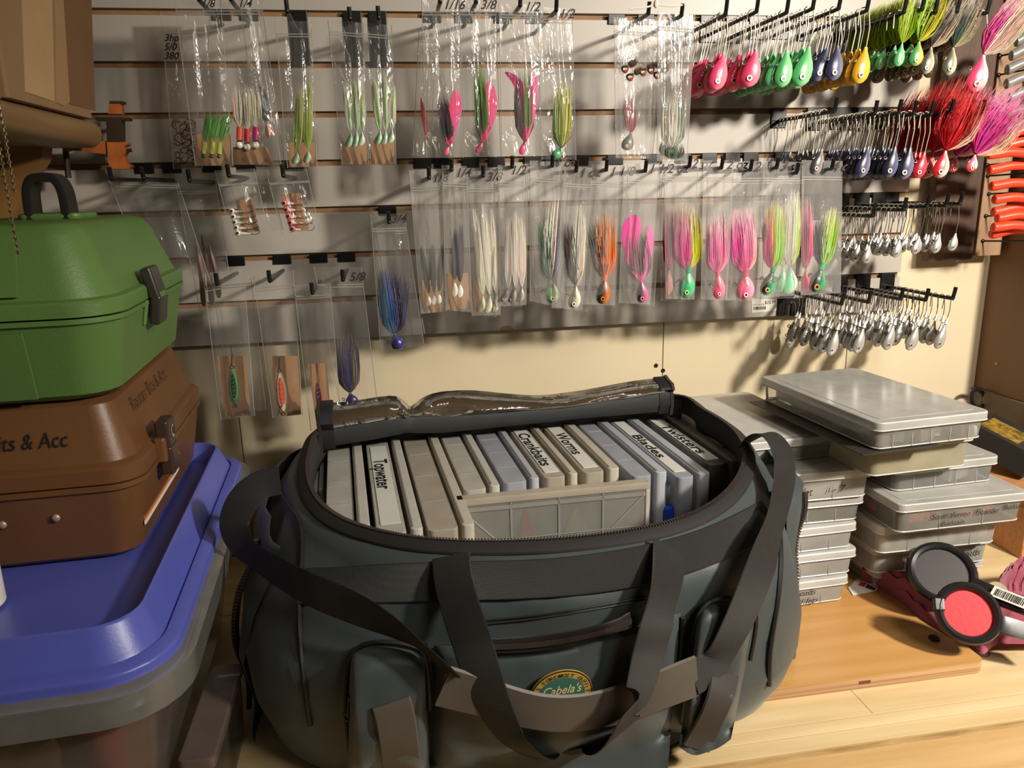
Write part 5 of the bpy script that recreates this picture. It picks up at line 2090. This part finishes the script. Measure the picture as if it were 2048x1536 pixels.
# ---- 3/4 bag and the spoon row
zipbag('clear bag marked 3/4 with a blue bucktail', [(741, 428), (808, 427), (848, 690), (762, 706)], YB, zipf=.11, word='3/4', wordpx=(781, 446), wordsz=15)
bucktail('deep blue bucktail with a navy head in the 3/4 bag', YB + .002, (789, 668), (798, 698), 24, (30, 30, 84), (52, 48, 120), [((772, 545), 46, 120, three((30, 98, 140), (36, 80, 140), (66, 62, 110)), (120, 110, 130)), ((800, 560), 40, 60, (58, 56, 90), None)], eyec=None, thick=.8, bend=0)
zipbag('plain clear bag behind the 3/4 bag at its right edge', [(748, 440), (806, 440), (850, 668), (786, 672)], YB + .02, zipf=.1)
SPOON = [(0, .1), (.06, .38), (.2, .72), (.4, .96), (.6, 1.0), (.78, .86), (.9, .55), (.97, .25), (1, .06)]


def spoon(label, y, top, bot, wpx, c0, c1, c2):
    s = pxs(top[0], top[1], y)
    t3, b3 = W(top[0], top[1], y), W(bot[0], bot[1], y)
    o = thing('spoon_lure', label, 'lure', b3)
    q = MB()
    head(q, t3, b3, wpx * s / 2, c0, c0, .22, 0, 14, SPOON)
    bd_ = obj('spoon_blade', q, M_PAINT, o)
    q = MB()
    ti, bi = t3.lerp(b3, .12) + V((0, -.0022, 0)), t3.lerp(b3, .86) + V((0, -.0022, 0))
    head(q, ti, bi, wpx * s * .27, c1, c1, .12, .1, 10, SPOON)
    obj('inlay', q, M_PAINT, bd_)
    q = MB()
    q.col = c2
    for k in range(5):
        p = t3.lerp(b3, .25 + .12 * k) + V((0, -.0034, 0))
        q.tube([p + V((-.0022, 0, -.001)), p + V((.002, 0, .0012))], .0005, 4)
    e = t3.lerp(b3, .84) + V((0, -.003, 0))
    q.disc(e, (0, -1, 0), .0016, .0008, 10)
    obj('spots', q, M_PAINT, bd_)
    q = MB()
    a = (b3 - t3).normalized()
    q.torus(t3 - a * .003, (0, 1, 0), .0026, .0006, 10, 5)
    q.torus(b3 + a * .003, (0, 1, 0), .0026, .0006, 10, 5)
    q.tube([t3 - a * .006, t3 - a * .024 + V((.002, 0, 0))], .0012, 6)
    obj('swivel', q, M_WIRE, o)


zipbag('clear bag with a green spoon on a brown card', [(406, 548), (487, 536), (509, 832), (442, 840)], YB, zipf=.10, card=[(434, 712), (490, 712), (502, 831), (452, 836)])
zipbag('clear bag hanging behind the green spoon bag', [(420, 545), (500, 538), (532, 820), (466, 826)], YB + .016, zipf=.10)
spoon('green spoon lure with dark inlay on a brown card', YB + .0, (465, 738), (470, 808), 19, (66, 148, 62), (24, 52, 34), (120, 190, 110))
zipbag('clear bag with a white and orange spoon on a brown card', [(506, 548), (586, 540), (605, 830), (546, 836)], YB, zipf=.10, card=[(540, 712), (598, 712), (602, 829), (554, 834)])
spoon('white spoon lure with an orange inlay on a brown card', YB + .0, (560, 745), (567, 823), 19, (222, 206, 180), (226, 84, 34), (226, 150, 90))
zipbag('clear bag with a pink spoon half hidden by the duffel lid', [(588, 570), (660, 567), (683, 850), (622, 862)], YB - .004, zipf=.08, card=[(616, 728), (652, 726), (664, 848), (634, 856)])
spoon('pink spoon lure with a silver top above the duffel lid', YB - .002, (634, 756), (641, 830), 18, (204, 66, 96), (40, 34, 36), (220, 120, 140))
zipbag('clear bag marked 5/8 with a purple bucktail behind the duffel lid', [(628, 534), (722, 534), (754, 800), (680, 812)], YB + .006, M_FILM, zipf=.13, word='5/8', wordpx=(698, 562), wordsz=15)
bucktail('dark blue purple bucktail in the bag marked 5/8', YB + .008, (700, 786), (704, 812), 22, (34, 32, 100), (52, 46, 110), [((694, 680), 44, 110, three((60, 52, 80), (44, 44, 110), (110, 92, 88)), (130, 118, 120))], eyec=None, wire=False)

# ---- long row of marked bags under the fourth groove
E_ = [('1/8', [(818, 341), (884, 338), (893, 622), (842, 628)], (864, 364), (858, 356)),
      ('1/4', [(884, 330), (932, 332), (944, 625), (892, 620)], (910, 354), (903, 340)),
      ('3/8', [(933, 342), (998, 341), (1001, 630), (944, 631)], (972, 362), (966, 352)),
      ('1/2', [(996, 330), (1056, 328), (1052, 610), (1000, 613)], (1020, 349), (1024, 334)),
      ('1 oz', [(1060, 321), (1132, 324), (1128, 617), (1060, 602)], (1108, 334), (1104, 332)),
      ('1 oz.', [(1130, 332), (1184, 335), (1164, 620), (1104, 616)], (1158, 354), (1152, 342)),
      ('1 1/8', [(1184, 329), (1246, 331), (1230, 611), (1166, 609)], (1218, 352), (1212, 340)),
      ('1 1/2 oz', [(1248, 326), (1319, 326), (1300, 609), (1238, 606)], (1296, 347), (1290, 342)),
      ('2 oz', [(1328, 320), (1406, 318), (1388, 599), (1332, 598)], (1382, 336), (1378, 333)),
      ('2 oz.', [(1407, 321), (1468, 320), (1454, 600), (1402, 599)], (1452, 338), (1442, 336)),
      ('2 1/2 oz', [(1466, 323), (1530, 322), (1510, 601), (1452, 601)], (1508, 342), (1500, 340)),
      ('3 oz', [(1528, 322), (1602, 324), (1588, 591), (1513, 596)], (1562, 340), (1552, 336)),
      ('4 oz', [(1604, 320), (1685, 322), (1681, 586), (1602, 591)], (1664, 342), (1662, 338))]
cards = {'1/8': [(842, 560), (884, 560), (888, 624), (844, 626)], '1/4': [(893, 546), (936, 546), (940, 618), (895, 617)], '3/8': [(945, 560), (970, 560), (972, 625), (946, 628)]}
desc = {'1/8': '1/8 bag of three black jigs', '1/4': '1/4 bag of two black jigs', '3/8': '3/8 bag of three white bucktails', '1/2': '1/2 bag of slim white bucktails',
        '1 oz': '1 oz bag with the green and white bucktail', '1 oz.': '1 oz bag with the thin white bucktail', '1 1/8': '1 1/8 bag with the orange bucktail',
        '1 1/2 oz': '1 1/2 oz bag with the pink feather jig', '2 oz': '2 oz bag with the magenta and yellow bucktail', '2 oz.': '2 oz bag with the pale pink bucktail',
        '2 1/2 oz': 'bag with the bright pink bucktail', '3 oz': '3 oz bag with the rainbow bucktail', '4 oz': 'bag with the black and lime bucktail'}
for k, (wd_, c, wp, tp_) in enumerate(E_):
    y = YB - .006 * (k % 2)
    lab = desc[wd_]
    zipbag('milky clear ' + lab, c, y, M_FILM2, zipf=.125, word=wd_.replace('.', ''), wordpx=wp, wordsz=15, card=cards.get(wd_))
    off = random.Random(k).choice((-9, 8, 10))
    if wd_ not in ('1/4', '4 oz'):
        zipbag('plain clear bag just behind the ' + lab, [(a + off, b + 4) for a, b in c], y + .022, M_FILM, zipf=.125)
WHT = (214, 206, 188)
DK = (46, 42, 44)
for top, nose, end in (((858, 590), (855, 612), (844, 505)), ((868, 588), (866, 610), (866, 500)), ((878, 586), (877, 608), (884, 500))):
    bucktail('small black flecked white headed jig in the 1/8 bag', YB + .002, top, nose, 9, (226, 220, 205), (235, 230, 220), [(end, 9, 40, lambda u, v: DK if v < .4 else (120, 116, 118), None)], group='three jigs in the 1/8 bag', eyec=None, ring=False, wire=False, bend=.3)
for top, nose, end in (((909, 562), (907, 594), (910, 470)), ((920, 566), (918, 596), (922, 460))):
    bucktail('black flecked white headed jig in the 1/4 bag', YB - .004, top, nose, 11, (226, 220, 205), (240, 236, 226), [(end, 12, 46, lambda u, v: DK if v < .4 else (130, 124, 124), None)], group='two jigs in the 1/4 bag', eyec=None, ring=False, wire=False, bend=.3)
for top, nose, end in (((966, 590), (957, 625), (950, 440)), ((980, 590), (972, 626), (968, 430)), ((993, 588), (986, 624), (984, 440))):
    bucktail('white bucktail with silver eye in the 3/8 bag', YB + .002, top, nose, 14, (128, 128, 96), (220, 214, 192), [(end, 16, 70, WHT, (230, 222, 206))], group='three white bucktails in the 3/8 bag', eyec=(200, 190, 120), ring=False, wire=False, bend=.3)
for top, nose, end in (((1016, 576), (1003, 604), (1018, 450)), ((1031, 576), (1019, 605), (1030, 440)), ((1044, 574), (1036, 604), (1042, 450))):
    bucktail('slim white bucktail with smoky head in the 1/2 bag', YB - .004, top, nose, 14, (86, 80, 76), (170, 160, 150), [(end, 15, 60, (216, 200, 188), (226, 214, 200))], group='three slim bucktails in the 1/2 bag', eyec=(190, 180, 160), ring=False, wire=False, bend=.3)
G = (52, 176, 110)
bucktail('green and white bucktail with a scaled pale head in the 1 oz bag', YB + .002, (1100, 560), (1106, 606), 24, (110, 150, 100), (196, 204, 170), [((1092, 446), 34, 80, (46, 92, 58), None), ((1112, 420), 42, 110, three((206, 200, 186), (214, 206, 190), (150, 150, 172)), (222, 214, 200))], eyer=.3)
bucktail('thin white bucktail with a dark back in the second 1 oz bag', YB - .004, (1152, 572), (1146, 617), 21, (120, 122, 96), (220, 214, 190), [((1136, 460), 26, 60, (70, 60, 56), None), ((1158, 430), 28, 90, WHT, (226, 218, 204))], eyer=.32)
bucktail('orange bucktail with a black head in the 1 1/8 bag', YB + .002, (1210, 556), (1203, 608), 24, (40, 34, 30), (222, 112, 44), [((1190, 450), 36, 60, (70, 54, 46), None), ((1210, 440), 42, 130, (232, 112, 36), (206, 160, 126))], eyec=(160, 120, 60), eyer=.3, collar=(222, 104, 40))
bucktail('pink feather jig with a black and pink head in the 1 1/2 oz bag', YB - .004, (1282, 560), (1284, 606), 20, (46, 34, 36), (222, 88, 150), [((1274, 470), 44, 80, (110, 92, 88), None)], feathers=(([(1282, 560), (1266, 520), (1262, 470), (1272, 430)], 36, (210, 58, 140)), ([(1285, 560), (1296, 510), (1300, 470), (1296, 450)], 16, (220, 90, 160))), eyec=(226, 130, 150), eyer=.34, collar=(222, 80, 110))
bucktail('magenta and yellow bucktail with a green head in the 2 oz bag', YB + .002, (1377, 540), (1370, 596), 26, (38, 150, 92), (84, 190, 130), [((1372, 420), 56, 190, two((206, 42, 130), (206, 200, 50), .25), (206, 190, 160))], collar=(40, 150, 92), eyec=(214, 200, 130), eyer=.28)
bucktail('pale pink bucktail with a pink head in the second 2 oz bag', YB - .004, (1436, 546), (1437, 598), 21, (226, 72, 116), (240, 130, 160), [((1436, 440), 44, 150, two((226, 86, 150), (232, 150, 180), .5), (230, 200, 200))], collar=(226, 84, 110), eyer=.28)
bucktail('bright pink bucktail with a large pink head in the 2 1/2 oz bag', YB + .002, (1491, 546), (1488, 600), 30, (226, 70, 114), (244, 158, 180), [((1484, 430), 52, 190, two((222, 50, 142), (232, 196, 196), .6), (230, 190, 200))], collar=(222, 70, 100), eyer=.26)
bucktail('rainbow bucktail with a black and green head in the 3 oz bag', YB - .004, (1546, 540), (1528, 590), 24, (48, 34, 32), (70, 186, 120), [((1550, 420), 42, 170, three((232, 84, 140), (222, 176, 50), (150, 196, 50), -.35, .0), (200, 196, 130)), ((1528, 450), 16, 30, DK, None)], collar=(50, 160, 100), eyec=(206, 170, 110), eyer=.32)
bucktail('white and green bucktail with a mint head beside the rainbow one', YB + .002, (1580, 534), (1574, 588), 24, (72, 190, 124), (214, 226, 206), [((1586, 400), 32, 110, two((214, 206, 176), (190, 206, 110), .4), (220, 212, 196))], eyec=None, bend=.3)
bucktail('second mint headed bucktail tucked behind in the 3 oz bag', YB + .006, (1566, 536), (1560, 584), 20, (84, 180, 124), (224, 226, 210), [((1572, 430), 24, 50, (206, 200, 160), None)], eyec=None, bend=.3, wire=False)
bucktail('black and lime bucktail with an orange eyed head in the 4 oz bag', YB + .002, (1644, 534), (1626, 584), 26, (42, 36, 32), (56, 170, 110), [((1640, 440), 26, 70, (48, 42, 44), None), ((1664, 430), 34, 150, (156, 202, 40), (206, 206, 150))], eyec=(206, 120, 66), eyer=.36, collar=(50, 170, 110))
bucktail('crimson bucktail at the left of the 4 oz bag', YB + .006, (1612, 536), (1610, 586), 16, (190, 50, 84), (206, 80, 110), [((1612, 410), 24, 80, (190, 40, 100), (206, 150, 160))], eyec=None)
bucktail('crimson bucktail at the left edge of the 2 oz bag', YB + .012, (1338, 540), (1336, 590), 14, (206, 110, 120), (226, 160, 160), [((1338, 420), 22, 80, (176, 36, 96), (206, 150, 160))], eyec=None)

# ---- pegs of the bags
for px, lab in (((398, 0), 'leftmost top bag'), ((462, 0), 'bag of red bodied jigs'), ((575, 25), 'narrow yellow green bag'), ((700, 40), 'left twin bag'), ((757, 38), 'right twin bag'),
                ((880, 5), '1/16 bag'), ((952, 5), '3/8 top bag'), ((1040, 12), 'curled feather bag'), ((1112, 22), 'end bag of the top row'), ((1296, 28), 'crowded black and red bag'), ((1362, 32), 'silicone skirt bag'),
                ((458, 352), 'white ball jig bag'), ((567, 352), 'pink ball jig bag'), ((778, 445), '3/4 bag'), ((435, 568), 'green spoon bag'), ((540, 562), 'orange spoon bag'), ((625, 586), 'pink spoon bag'), ((686, 560), '5/8 bag'),
                ((224, 358), 'far left clear bag'), ((288, 358), 'clear bag beside the clamp'), ((380, 362), 'dull red bait bag')):
    peg('black peg holding the ' + lab.replace('5/8', 'purple 5/8').replace('3/4', 'blue 3/4').replace('3/8 top', 'pink and green 3/8'), px, YB - .014, plate=(.030, .078 if 'twin' in lab or 'narrow' in lab else .012))
for wd_, c, wp, tp_ in E_:
    peg('black peg through the ' + desc[wd_], tp_, YB - .014, plate=(.030, .012))
peg('spare black peg between the 3 oz and 4 oz bags', (1592, 346), YB - .014)

# ---------------------------------------------------------------- bare jigs hanging in rows on the pegs
def jig(name, label, cb, cl, mat, L, w, sh, tilt, lead=False, hairc=None, wire=M_WIRE, cone=False, eyew=(222, 214, 196), thick=.55, cn=None, hair_ang=40, hair_len=.07, hair_w=.016, group=None, n_h=90, tip2=None):
    """jig hung by its hook: the peg passes through the bend at the origin"""
    o = thing(name, label, 'lure', (0, 0, 0), group)
    r = .0085 if not lead else .0065
    top = V((r * .7, 0, -sh))
    tl = math.radians(tilt)
    nose = top + V((-math.sin(tl) * L, 0, -math.cos(tl) * L))
    q = MB()
    q.tube([V((-r * 1.15, 0, -.020)), V((-r * 1.05, 0, -.008))] + [V((r * math.cos(PI - k * PI / 6), 0, -.002 + r * math.sin(PI - k * PI / 6) * .9)) for k in range(7)] + [V((r * 1.25, 0, -sh * .45)), top, top.lerp(nose, .1)], .0009 if not lead else .0007, 5)
    obj('hook', q, wire, o)
    q = MB()
    head(q, top, nose, w, cb, cl, thick, .12, 12, PROFH, cn)
    h_ = obj('head', q, mat, o)
    q = MB()
    eye(q, top, nose, w, thick, r=.31, white=eyew)
    obj('eye', q, M_PAINT if not lead else M_LEAD, h_)
    q = MB()
    a = (nose - top).normalized()
    l = V((0, -1, 0)).cross(a).normalized()
    if l.x > 0:
        l = -l
    q.torus(top + a * L * .40 + l * w * .95, (0, 1, 0), .0026, .0008, 10, 5)
    obj('line_eye', q, wire if not lead else M_DKWIRE, h_)
    if cone:
        q = MB()
        q.col = cl
        q.tube([top - a * .012, top - a * .001], [.0008, .0042], 8)
        obj('collar', q, mat, h_)
    if hairc:
        ha = math.radians(hair_ang)
        q = MB()
        e = top + V((math.sin(ha) * hair_len, 0, math.cos(ha) * hair_len))
        tuft(q, top - a * .002, e, hair_w, hair_w * .6, n_h, hairc, random.Random(label), .0006, tip2, wave=.12)
        obj('hair', q, M_HAIR, o, smooth=0)
    return o


PEGL = .18


ORD = ['frontmost', 'second from the front', 'third from the front', 'fourth from the front', 'fifth from the front', 'sixth from the front', 'seventh from the front', 'eighth from the front', 'ninth from the front', 'tenth from the front', 'eleventh from the front', 'twelfth from the front']


def hang(proto, elbow, n, spacing=.0125, start=.012, first=True, sc=1.0, jitter=.12, y_tip=-PEGL, used=set()):
    e = W(elbow[0], elbow[1], y_tip)
    rn_ = random.Random(str(elbow))
    base_label = proto['label']
    for i in range(n):
        yy = y_tip + start + i * spacing
        if yy > -.012:
            break
        o = proto if (proto.name not in used) else copytree(proto)
        used.add(proto.name)
        o['label'] = base_label + ', ' + ORD[i] if n > 1 else base_label
        o.location = (e.x + rn_.uniform(-.0008, .0008), yy, e.z + .0005)
        o.rotation_euler = (0, rn_.uniform(-jitter, jitter), rn_.uniform(-.14, .14))


def peg_row(rows):
    for lab, elbow in rows:
        peg(lab, elbow, -PEGL, tip=.02)


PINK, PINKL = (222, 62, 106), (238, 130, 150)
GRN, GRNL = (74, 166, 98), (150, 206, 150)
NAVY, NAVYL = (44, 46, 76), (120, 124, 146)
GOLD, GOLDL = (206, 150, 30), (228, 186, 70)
o_ = 'upper right row of bare jigs'
rows = []


def rod(lab_jig, lab_peg, elbow, n, cb, cl, **kw):
    pr_o = jig('jig_head', lab_jig, cb, cl, kw.pop('mat', M_PAINT), kw.pop('L', .055), kw.pop('w', .0145), kw.pop('sh', .052), kw.pop('tilt', 14), group=kw.pop('group', lab_jig[:40]), **{k: v for k, v in kw.items() if k not in ('spacing', 'start', 'jitter', 'scale')})
    hang(pr_o, elbow, n, kw.get('spacing', .0128), kw.get('start', .010), jitter=kw.get('jitter', .10))
    peg(lab_peg, elbow, -PEGL, tip=.02)


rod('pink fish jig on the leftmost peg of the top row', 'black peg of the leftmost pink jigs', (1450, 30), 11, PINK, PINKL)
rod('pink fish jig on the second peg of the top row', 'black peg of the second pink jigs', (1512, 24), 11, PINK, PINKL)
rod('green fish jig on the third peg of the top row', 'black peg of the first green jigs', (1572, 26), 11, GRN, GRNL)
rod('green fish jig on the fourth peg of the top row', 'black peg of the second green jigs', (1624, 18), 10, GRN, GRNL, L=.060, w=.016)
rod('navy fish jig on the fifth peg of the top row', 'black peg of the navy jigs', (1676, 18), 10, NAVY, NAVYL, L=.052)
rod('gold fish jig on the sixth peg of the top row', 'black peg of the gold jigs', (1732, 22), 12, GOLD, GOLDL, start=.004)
LIME = (160, 186, 44)
rod('small green jig with lime hair in the top row', 'black peg of the lime haired jigs', (1806, 26), 9, GRN, GRNL, L=.034, w=.0085, sh=.044, hairc=(150, 182, 40), hair_ang=12, hair_len=.085, hair_w=.015, tip2=(190, 196, 90), spacing=.016)
rod('dark jig with yellow and lime hair beside the olive jigs', 'black peg of the yellow haired jig', (1842, 20), 2, (70, 150, 80), (206, 190, 90), L=.036, w=.0115, sh=.046, hairc=two((150, 182, 40), (206, 190, 60)), hair_ang=28, hair_len=.09, hair_w=.020)
rod('olive jig with pale hair in the top row', 'black peg of the olive jigs', (1868, 26), 6, (74, 72, 62), (198, 184, 156), L=.040, w=.0115, sh=.050, hairc=two((60, 62, 56), (196, 176, 152)), hair_ang=32, hair_len=.085, hair_w=.018, tip2=(200, 182, 160), spacing=.022)
rod('olive and cream jig with grey hair in the top row', 'black peg of the olive and cream jigs', (1912, 24), 4, (86, 88, 66), (206, 196, 170), L=.042, w=.012, sh=.052, hairc=two((54, 70, 58), (186, 168, 146)), hair_ang=30, hair_len=.09, hair_w=.020, tip2=(206, 190, 168), spacing=.03)
rod('large pink and white jig with pale hair alone at the top right', 'black peg of the large pink and white jig', (1972, 26), 1, (226, 70, 112), (238, 214, 206), L=.058, w=.0165, sh=.062, tilt=16, hairc=two((206, 60, 130), (222, 196, 178), -.35), hair_ang=42, hair_len=.12, hair_w=.026, tip2=(226, 204, 188), n_h=160)
# second right-hand row
rod('dark metal jig on the leftmost peg of the middle row', 'black peg of the dark metal jigs', (1668, 222), 12, (60, 56, 58), (160, 150, 150), L=.042, w=.011, sh=.056, start=.03)
rod('navy jig on the second peg of the middle row', 'black peg of the first navy jigs of the middle row', (1748, 228), 12, (40, 40, 66), (128, 126, 150), L=.050, w=.0125, sh=.050)
rod('black blue jig on the third peg of the middle row', 'black peg of the second navy jigs of the middle row', (1796, 226), 12, (30, 30, 46), (96, 100, 132), L=.050, w=.0125, sh=.052)
rod('black blue jig on the fourth peg of the middle row', 'black peg of the last navy jigs of the middle row', (1826, 228), 12, (26, 26, 40), (110, 112, 140), L=.052, w=.0135, sh=.052)
rod('crimson jig between the navy and the red haired jigs', 'black peg of the crimson jigs', (1860, 230), 5, (176, 26, 44), (206, 70, 80), L=.042, w=.0115, sh=.058)
RED = (190, 26, 36)
rod('red and white jig with big red hair tail', 'black peg of the red haired jigs', (1900, 225), 5, (190, 30, 48), (232, 206, 190), L=.044, w=.0135, sh=.060, hairc=two((186, 24, 34), (222, 196, 166), .55), hair_ang=22, hair_len=.125, hair_w=.036, n_h=170, spacing=.03, tip2=(206, 60, 50))
rod('pink and white jig with fluffy magenta tail', 'black peg of the magenta tailed jigs', (1962, 226), 3, (216, 92, 120), (236, 206, 198), L=.028, w=.0095, sh=.066, hairc=three((200, 44, 130), (214, 70, 150), (224, 190, 170), .0, .45), hair_ang=38, hair_len=.13, hair_w=.036, n_h=190, spacing=.05, cn=(206, 70, 60), tip2=(226, 150, 180))
# silver rows
SV, SVL = (176, 174, 168), (226, 224, 218)
ordn = ['first', 'second', 'third', 'fourth', 'fifth', 'sixth']
for k, (el, n) in enumerate((((1744, 432), 11), ((1806, 420), 12), ((1852, 414), 11), ((1890, 412), 8), ((1918, 408), 3))):
    rod('silver jig on the %s peg of the upper silver row' % ordn[k], 'black peg number %s of the upper silver row' % ordn[k], el, n, SV, SVL, mat=M_LEAD, lead=True, L=.030, w=.0082, sh=.050, tilt=14, eyew=(190, 188, 180), spacing=.0135 if n > 3 else .026, jitter=.16)
for k, (el, n) in enumerate((((1682, 608), 11), ((1736, 604), 12), ((1800, 598), 12), ((1850, 600), 10), ((1904, 597), 9))):
    rod('silver jig on the %s peg of the lowest silver row' % ordn[k], 'black peg number %s of the lowest silver row' % ordn[k], el, n, SV, SVL, mat=M_LEAD, lead=True, L=.045, w=.0096, sh=.047, tilt=12, cone=True, eyew=(196, 194, 188), spacing=.0138 if n > 9 else .0165, jitter=.13)
# the single jig and the two plates left of the lowest row
for x0, x1, lab in ((1556, 1580, 'left'), (1583, 1610, 'right')):
    q = MB()
    a, b = W(x0, 596, -.003), W(x1, 631, -.003)
    q.rbox(((a.x + b.x) / 2, -.0022, (a.z + b.z) / 2), (b.x - a.x, .004, a.z - b.z), .003, .001)
    tag(obj('peg_plate', q, M_PEG), 'black peg plate on the %s of the pair below the 3 oz bag' % lab, 'bracket')
ps = jig('jig_head', 'single silver lead jig hanging alone left of the lowest row', SV, SVL, M_LEAD, .040, .0098, .046, 12, lead=True, cone=True)
p = W(1584, 612, -.012)
ps.location = (p.x, -.013, p.z + .004)
# price sticker on the lowest slat
q = MB()
q.prism([W(x, y, -.0004) for x, y in ((1503, 596), (1556, 600), (1554, 621), (1504, 626))], (0, -.0003, 0))
stk = obj('price_sticker', q, M_WHITE, slatwall)
q = MB()
text(q, '$25.99', W(1529, 608, -.0009), (1, 0, 0), (0, 0, 1), .0085, 0, .01)
text(q, '# 7511023 48', W(1506, 611, -.0009), (1, 0, 0), (0, 0, 1), .004)
x = W(1507, 620, -.0009)
dx = 0
rn = random.Random(2)
while dx < .024:
    wd_ = rn.choice((.0005, .0009, .0012))
    q.prism([x + V((dx, 0, 0)), x + V((dx + wd_, 0, 0)), x + V((dx + wd_, 0, .006)), x + V((dx, 0, .006))], (0, -.0001, 0))
    dx += wd_ + rn.choice((.0005, .0010))
obj('sticker_print', q, M_BLKINK, slatwall)
# white cable tie at the top
q = MB()
q.tube(cat_rom([W(1258, 18, YB - .02), W(1290, 15, YB - .022), W(1312, 10, YB - .022), W(1350, 12, YB - .022), W(1384, 4, YB - .02), W(1400, -14, YB - .02)], 4), .0014, 6)
q.ell(W(1312, 8, YB - .023), (.004, .004, .006), 8, 6)
tag(obj('cable_tie', q, M_WHITE), 'white cable tie hanging at the top above the crowded bag', 'cable tie')

# ---------------------------------------------------------------- soft worms at the right edge
def worm(label, tip, end, y0, y1, r, col, group):
    a, b = W(tip[0], tip[1], y0), W(end[0], end[1], y1)
    mid = a.lerp(b, .5) + V((0, 0, .004))
    q = MB()
    q.col = col
    P = cat_rom([a, a.lerp(b, .12), mid, b], 5)
    k = len(P)
    q.tube(P, [r * (.42 if i == 0 else .78 if i == 1 else .92 if i == 2 else 1.0) * (1 - .15 * i / k) for i in range(k)], 12)
    return tag(obj('soft_worm', q, M_SOFT), label, 'bait', group)


ORG = (236, 70, 40)
wy = [(1990, 308), (1975, 320), (1976, 342), (1980, 378), (1984, 404), (1982, 428), (1996, 436), (1982, 456), (1984, 466)]
for k, (x, yy) in enumerate([(2014, 270), (2014, 290), (1974, 308), (1976, 340), (1980, 372), (1986, 398), (1984, 424), (1992, 436), (1984, 454), (1980, 468)]):
    worm(('topmost', 'second', 'third', 'fourth', 'fifth', 'sixth', 'seventh', 'eighth', 'ninth', 'lowest')[k] + ' glossy orange soft worm counted down the right picture edge', (x, yy), (2076, yy - 8 + (k % 3) * 5), -.125 - .008 * (k % 3), -.136 - .008 * (k % 3), .0088, ORG, 'orange soft worms')
for k, (x, yy) in enumerate([(2030, 84), (2020, 112), (2012, 140), (2010, 168), (2016, 196), (2004, 232), (2000, 262)]):
    worm(('topmost', 'second', 'third', 'fourth', 'fifth', 'sixth', 'lowest')[k] + ' grey soft worm in the pile above the orange ones', (x, yy), (2076, yy - 16), -.125 - .008 * (k % 2), -.136 - .008 * (k % 2), .0088, (126, 124, 118), 'grey soft worms')
for k, (x, yy) in enumerate([(1966, 482), (1972, 432), (1978, 388), (1976, 352), (1974, 330), (1998, 150), (2000, 112)]):
    q = MB()
    a = W(x, yy, -.022)
    q.tube([a, a + V((.02, -.085, .004))], .0017, 7)
    q.ell(a, (.004, .003, .004), 8, 6)
    tag(obj('nail', q, M_PEG), ('lowest', 'second lowest', 'third lowest', 'fourth lowest', 'fifth lowest', 'second highest', 'highest')[k] + ' black nail holding soft worms at the right', 'nail', 'nails at the right')
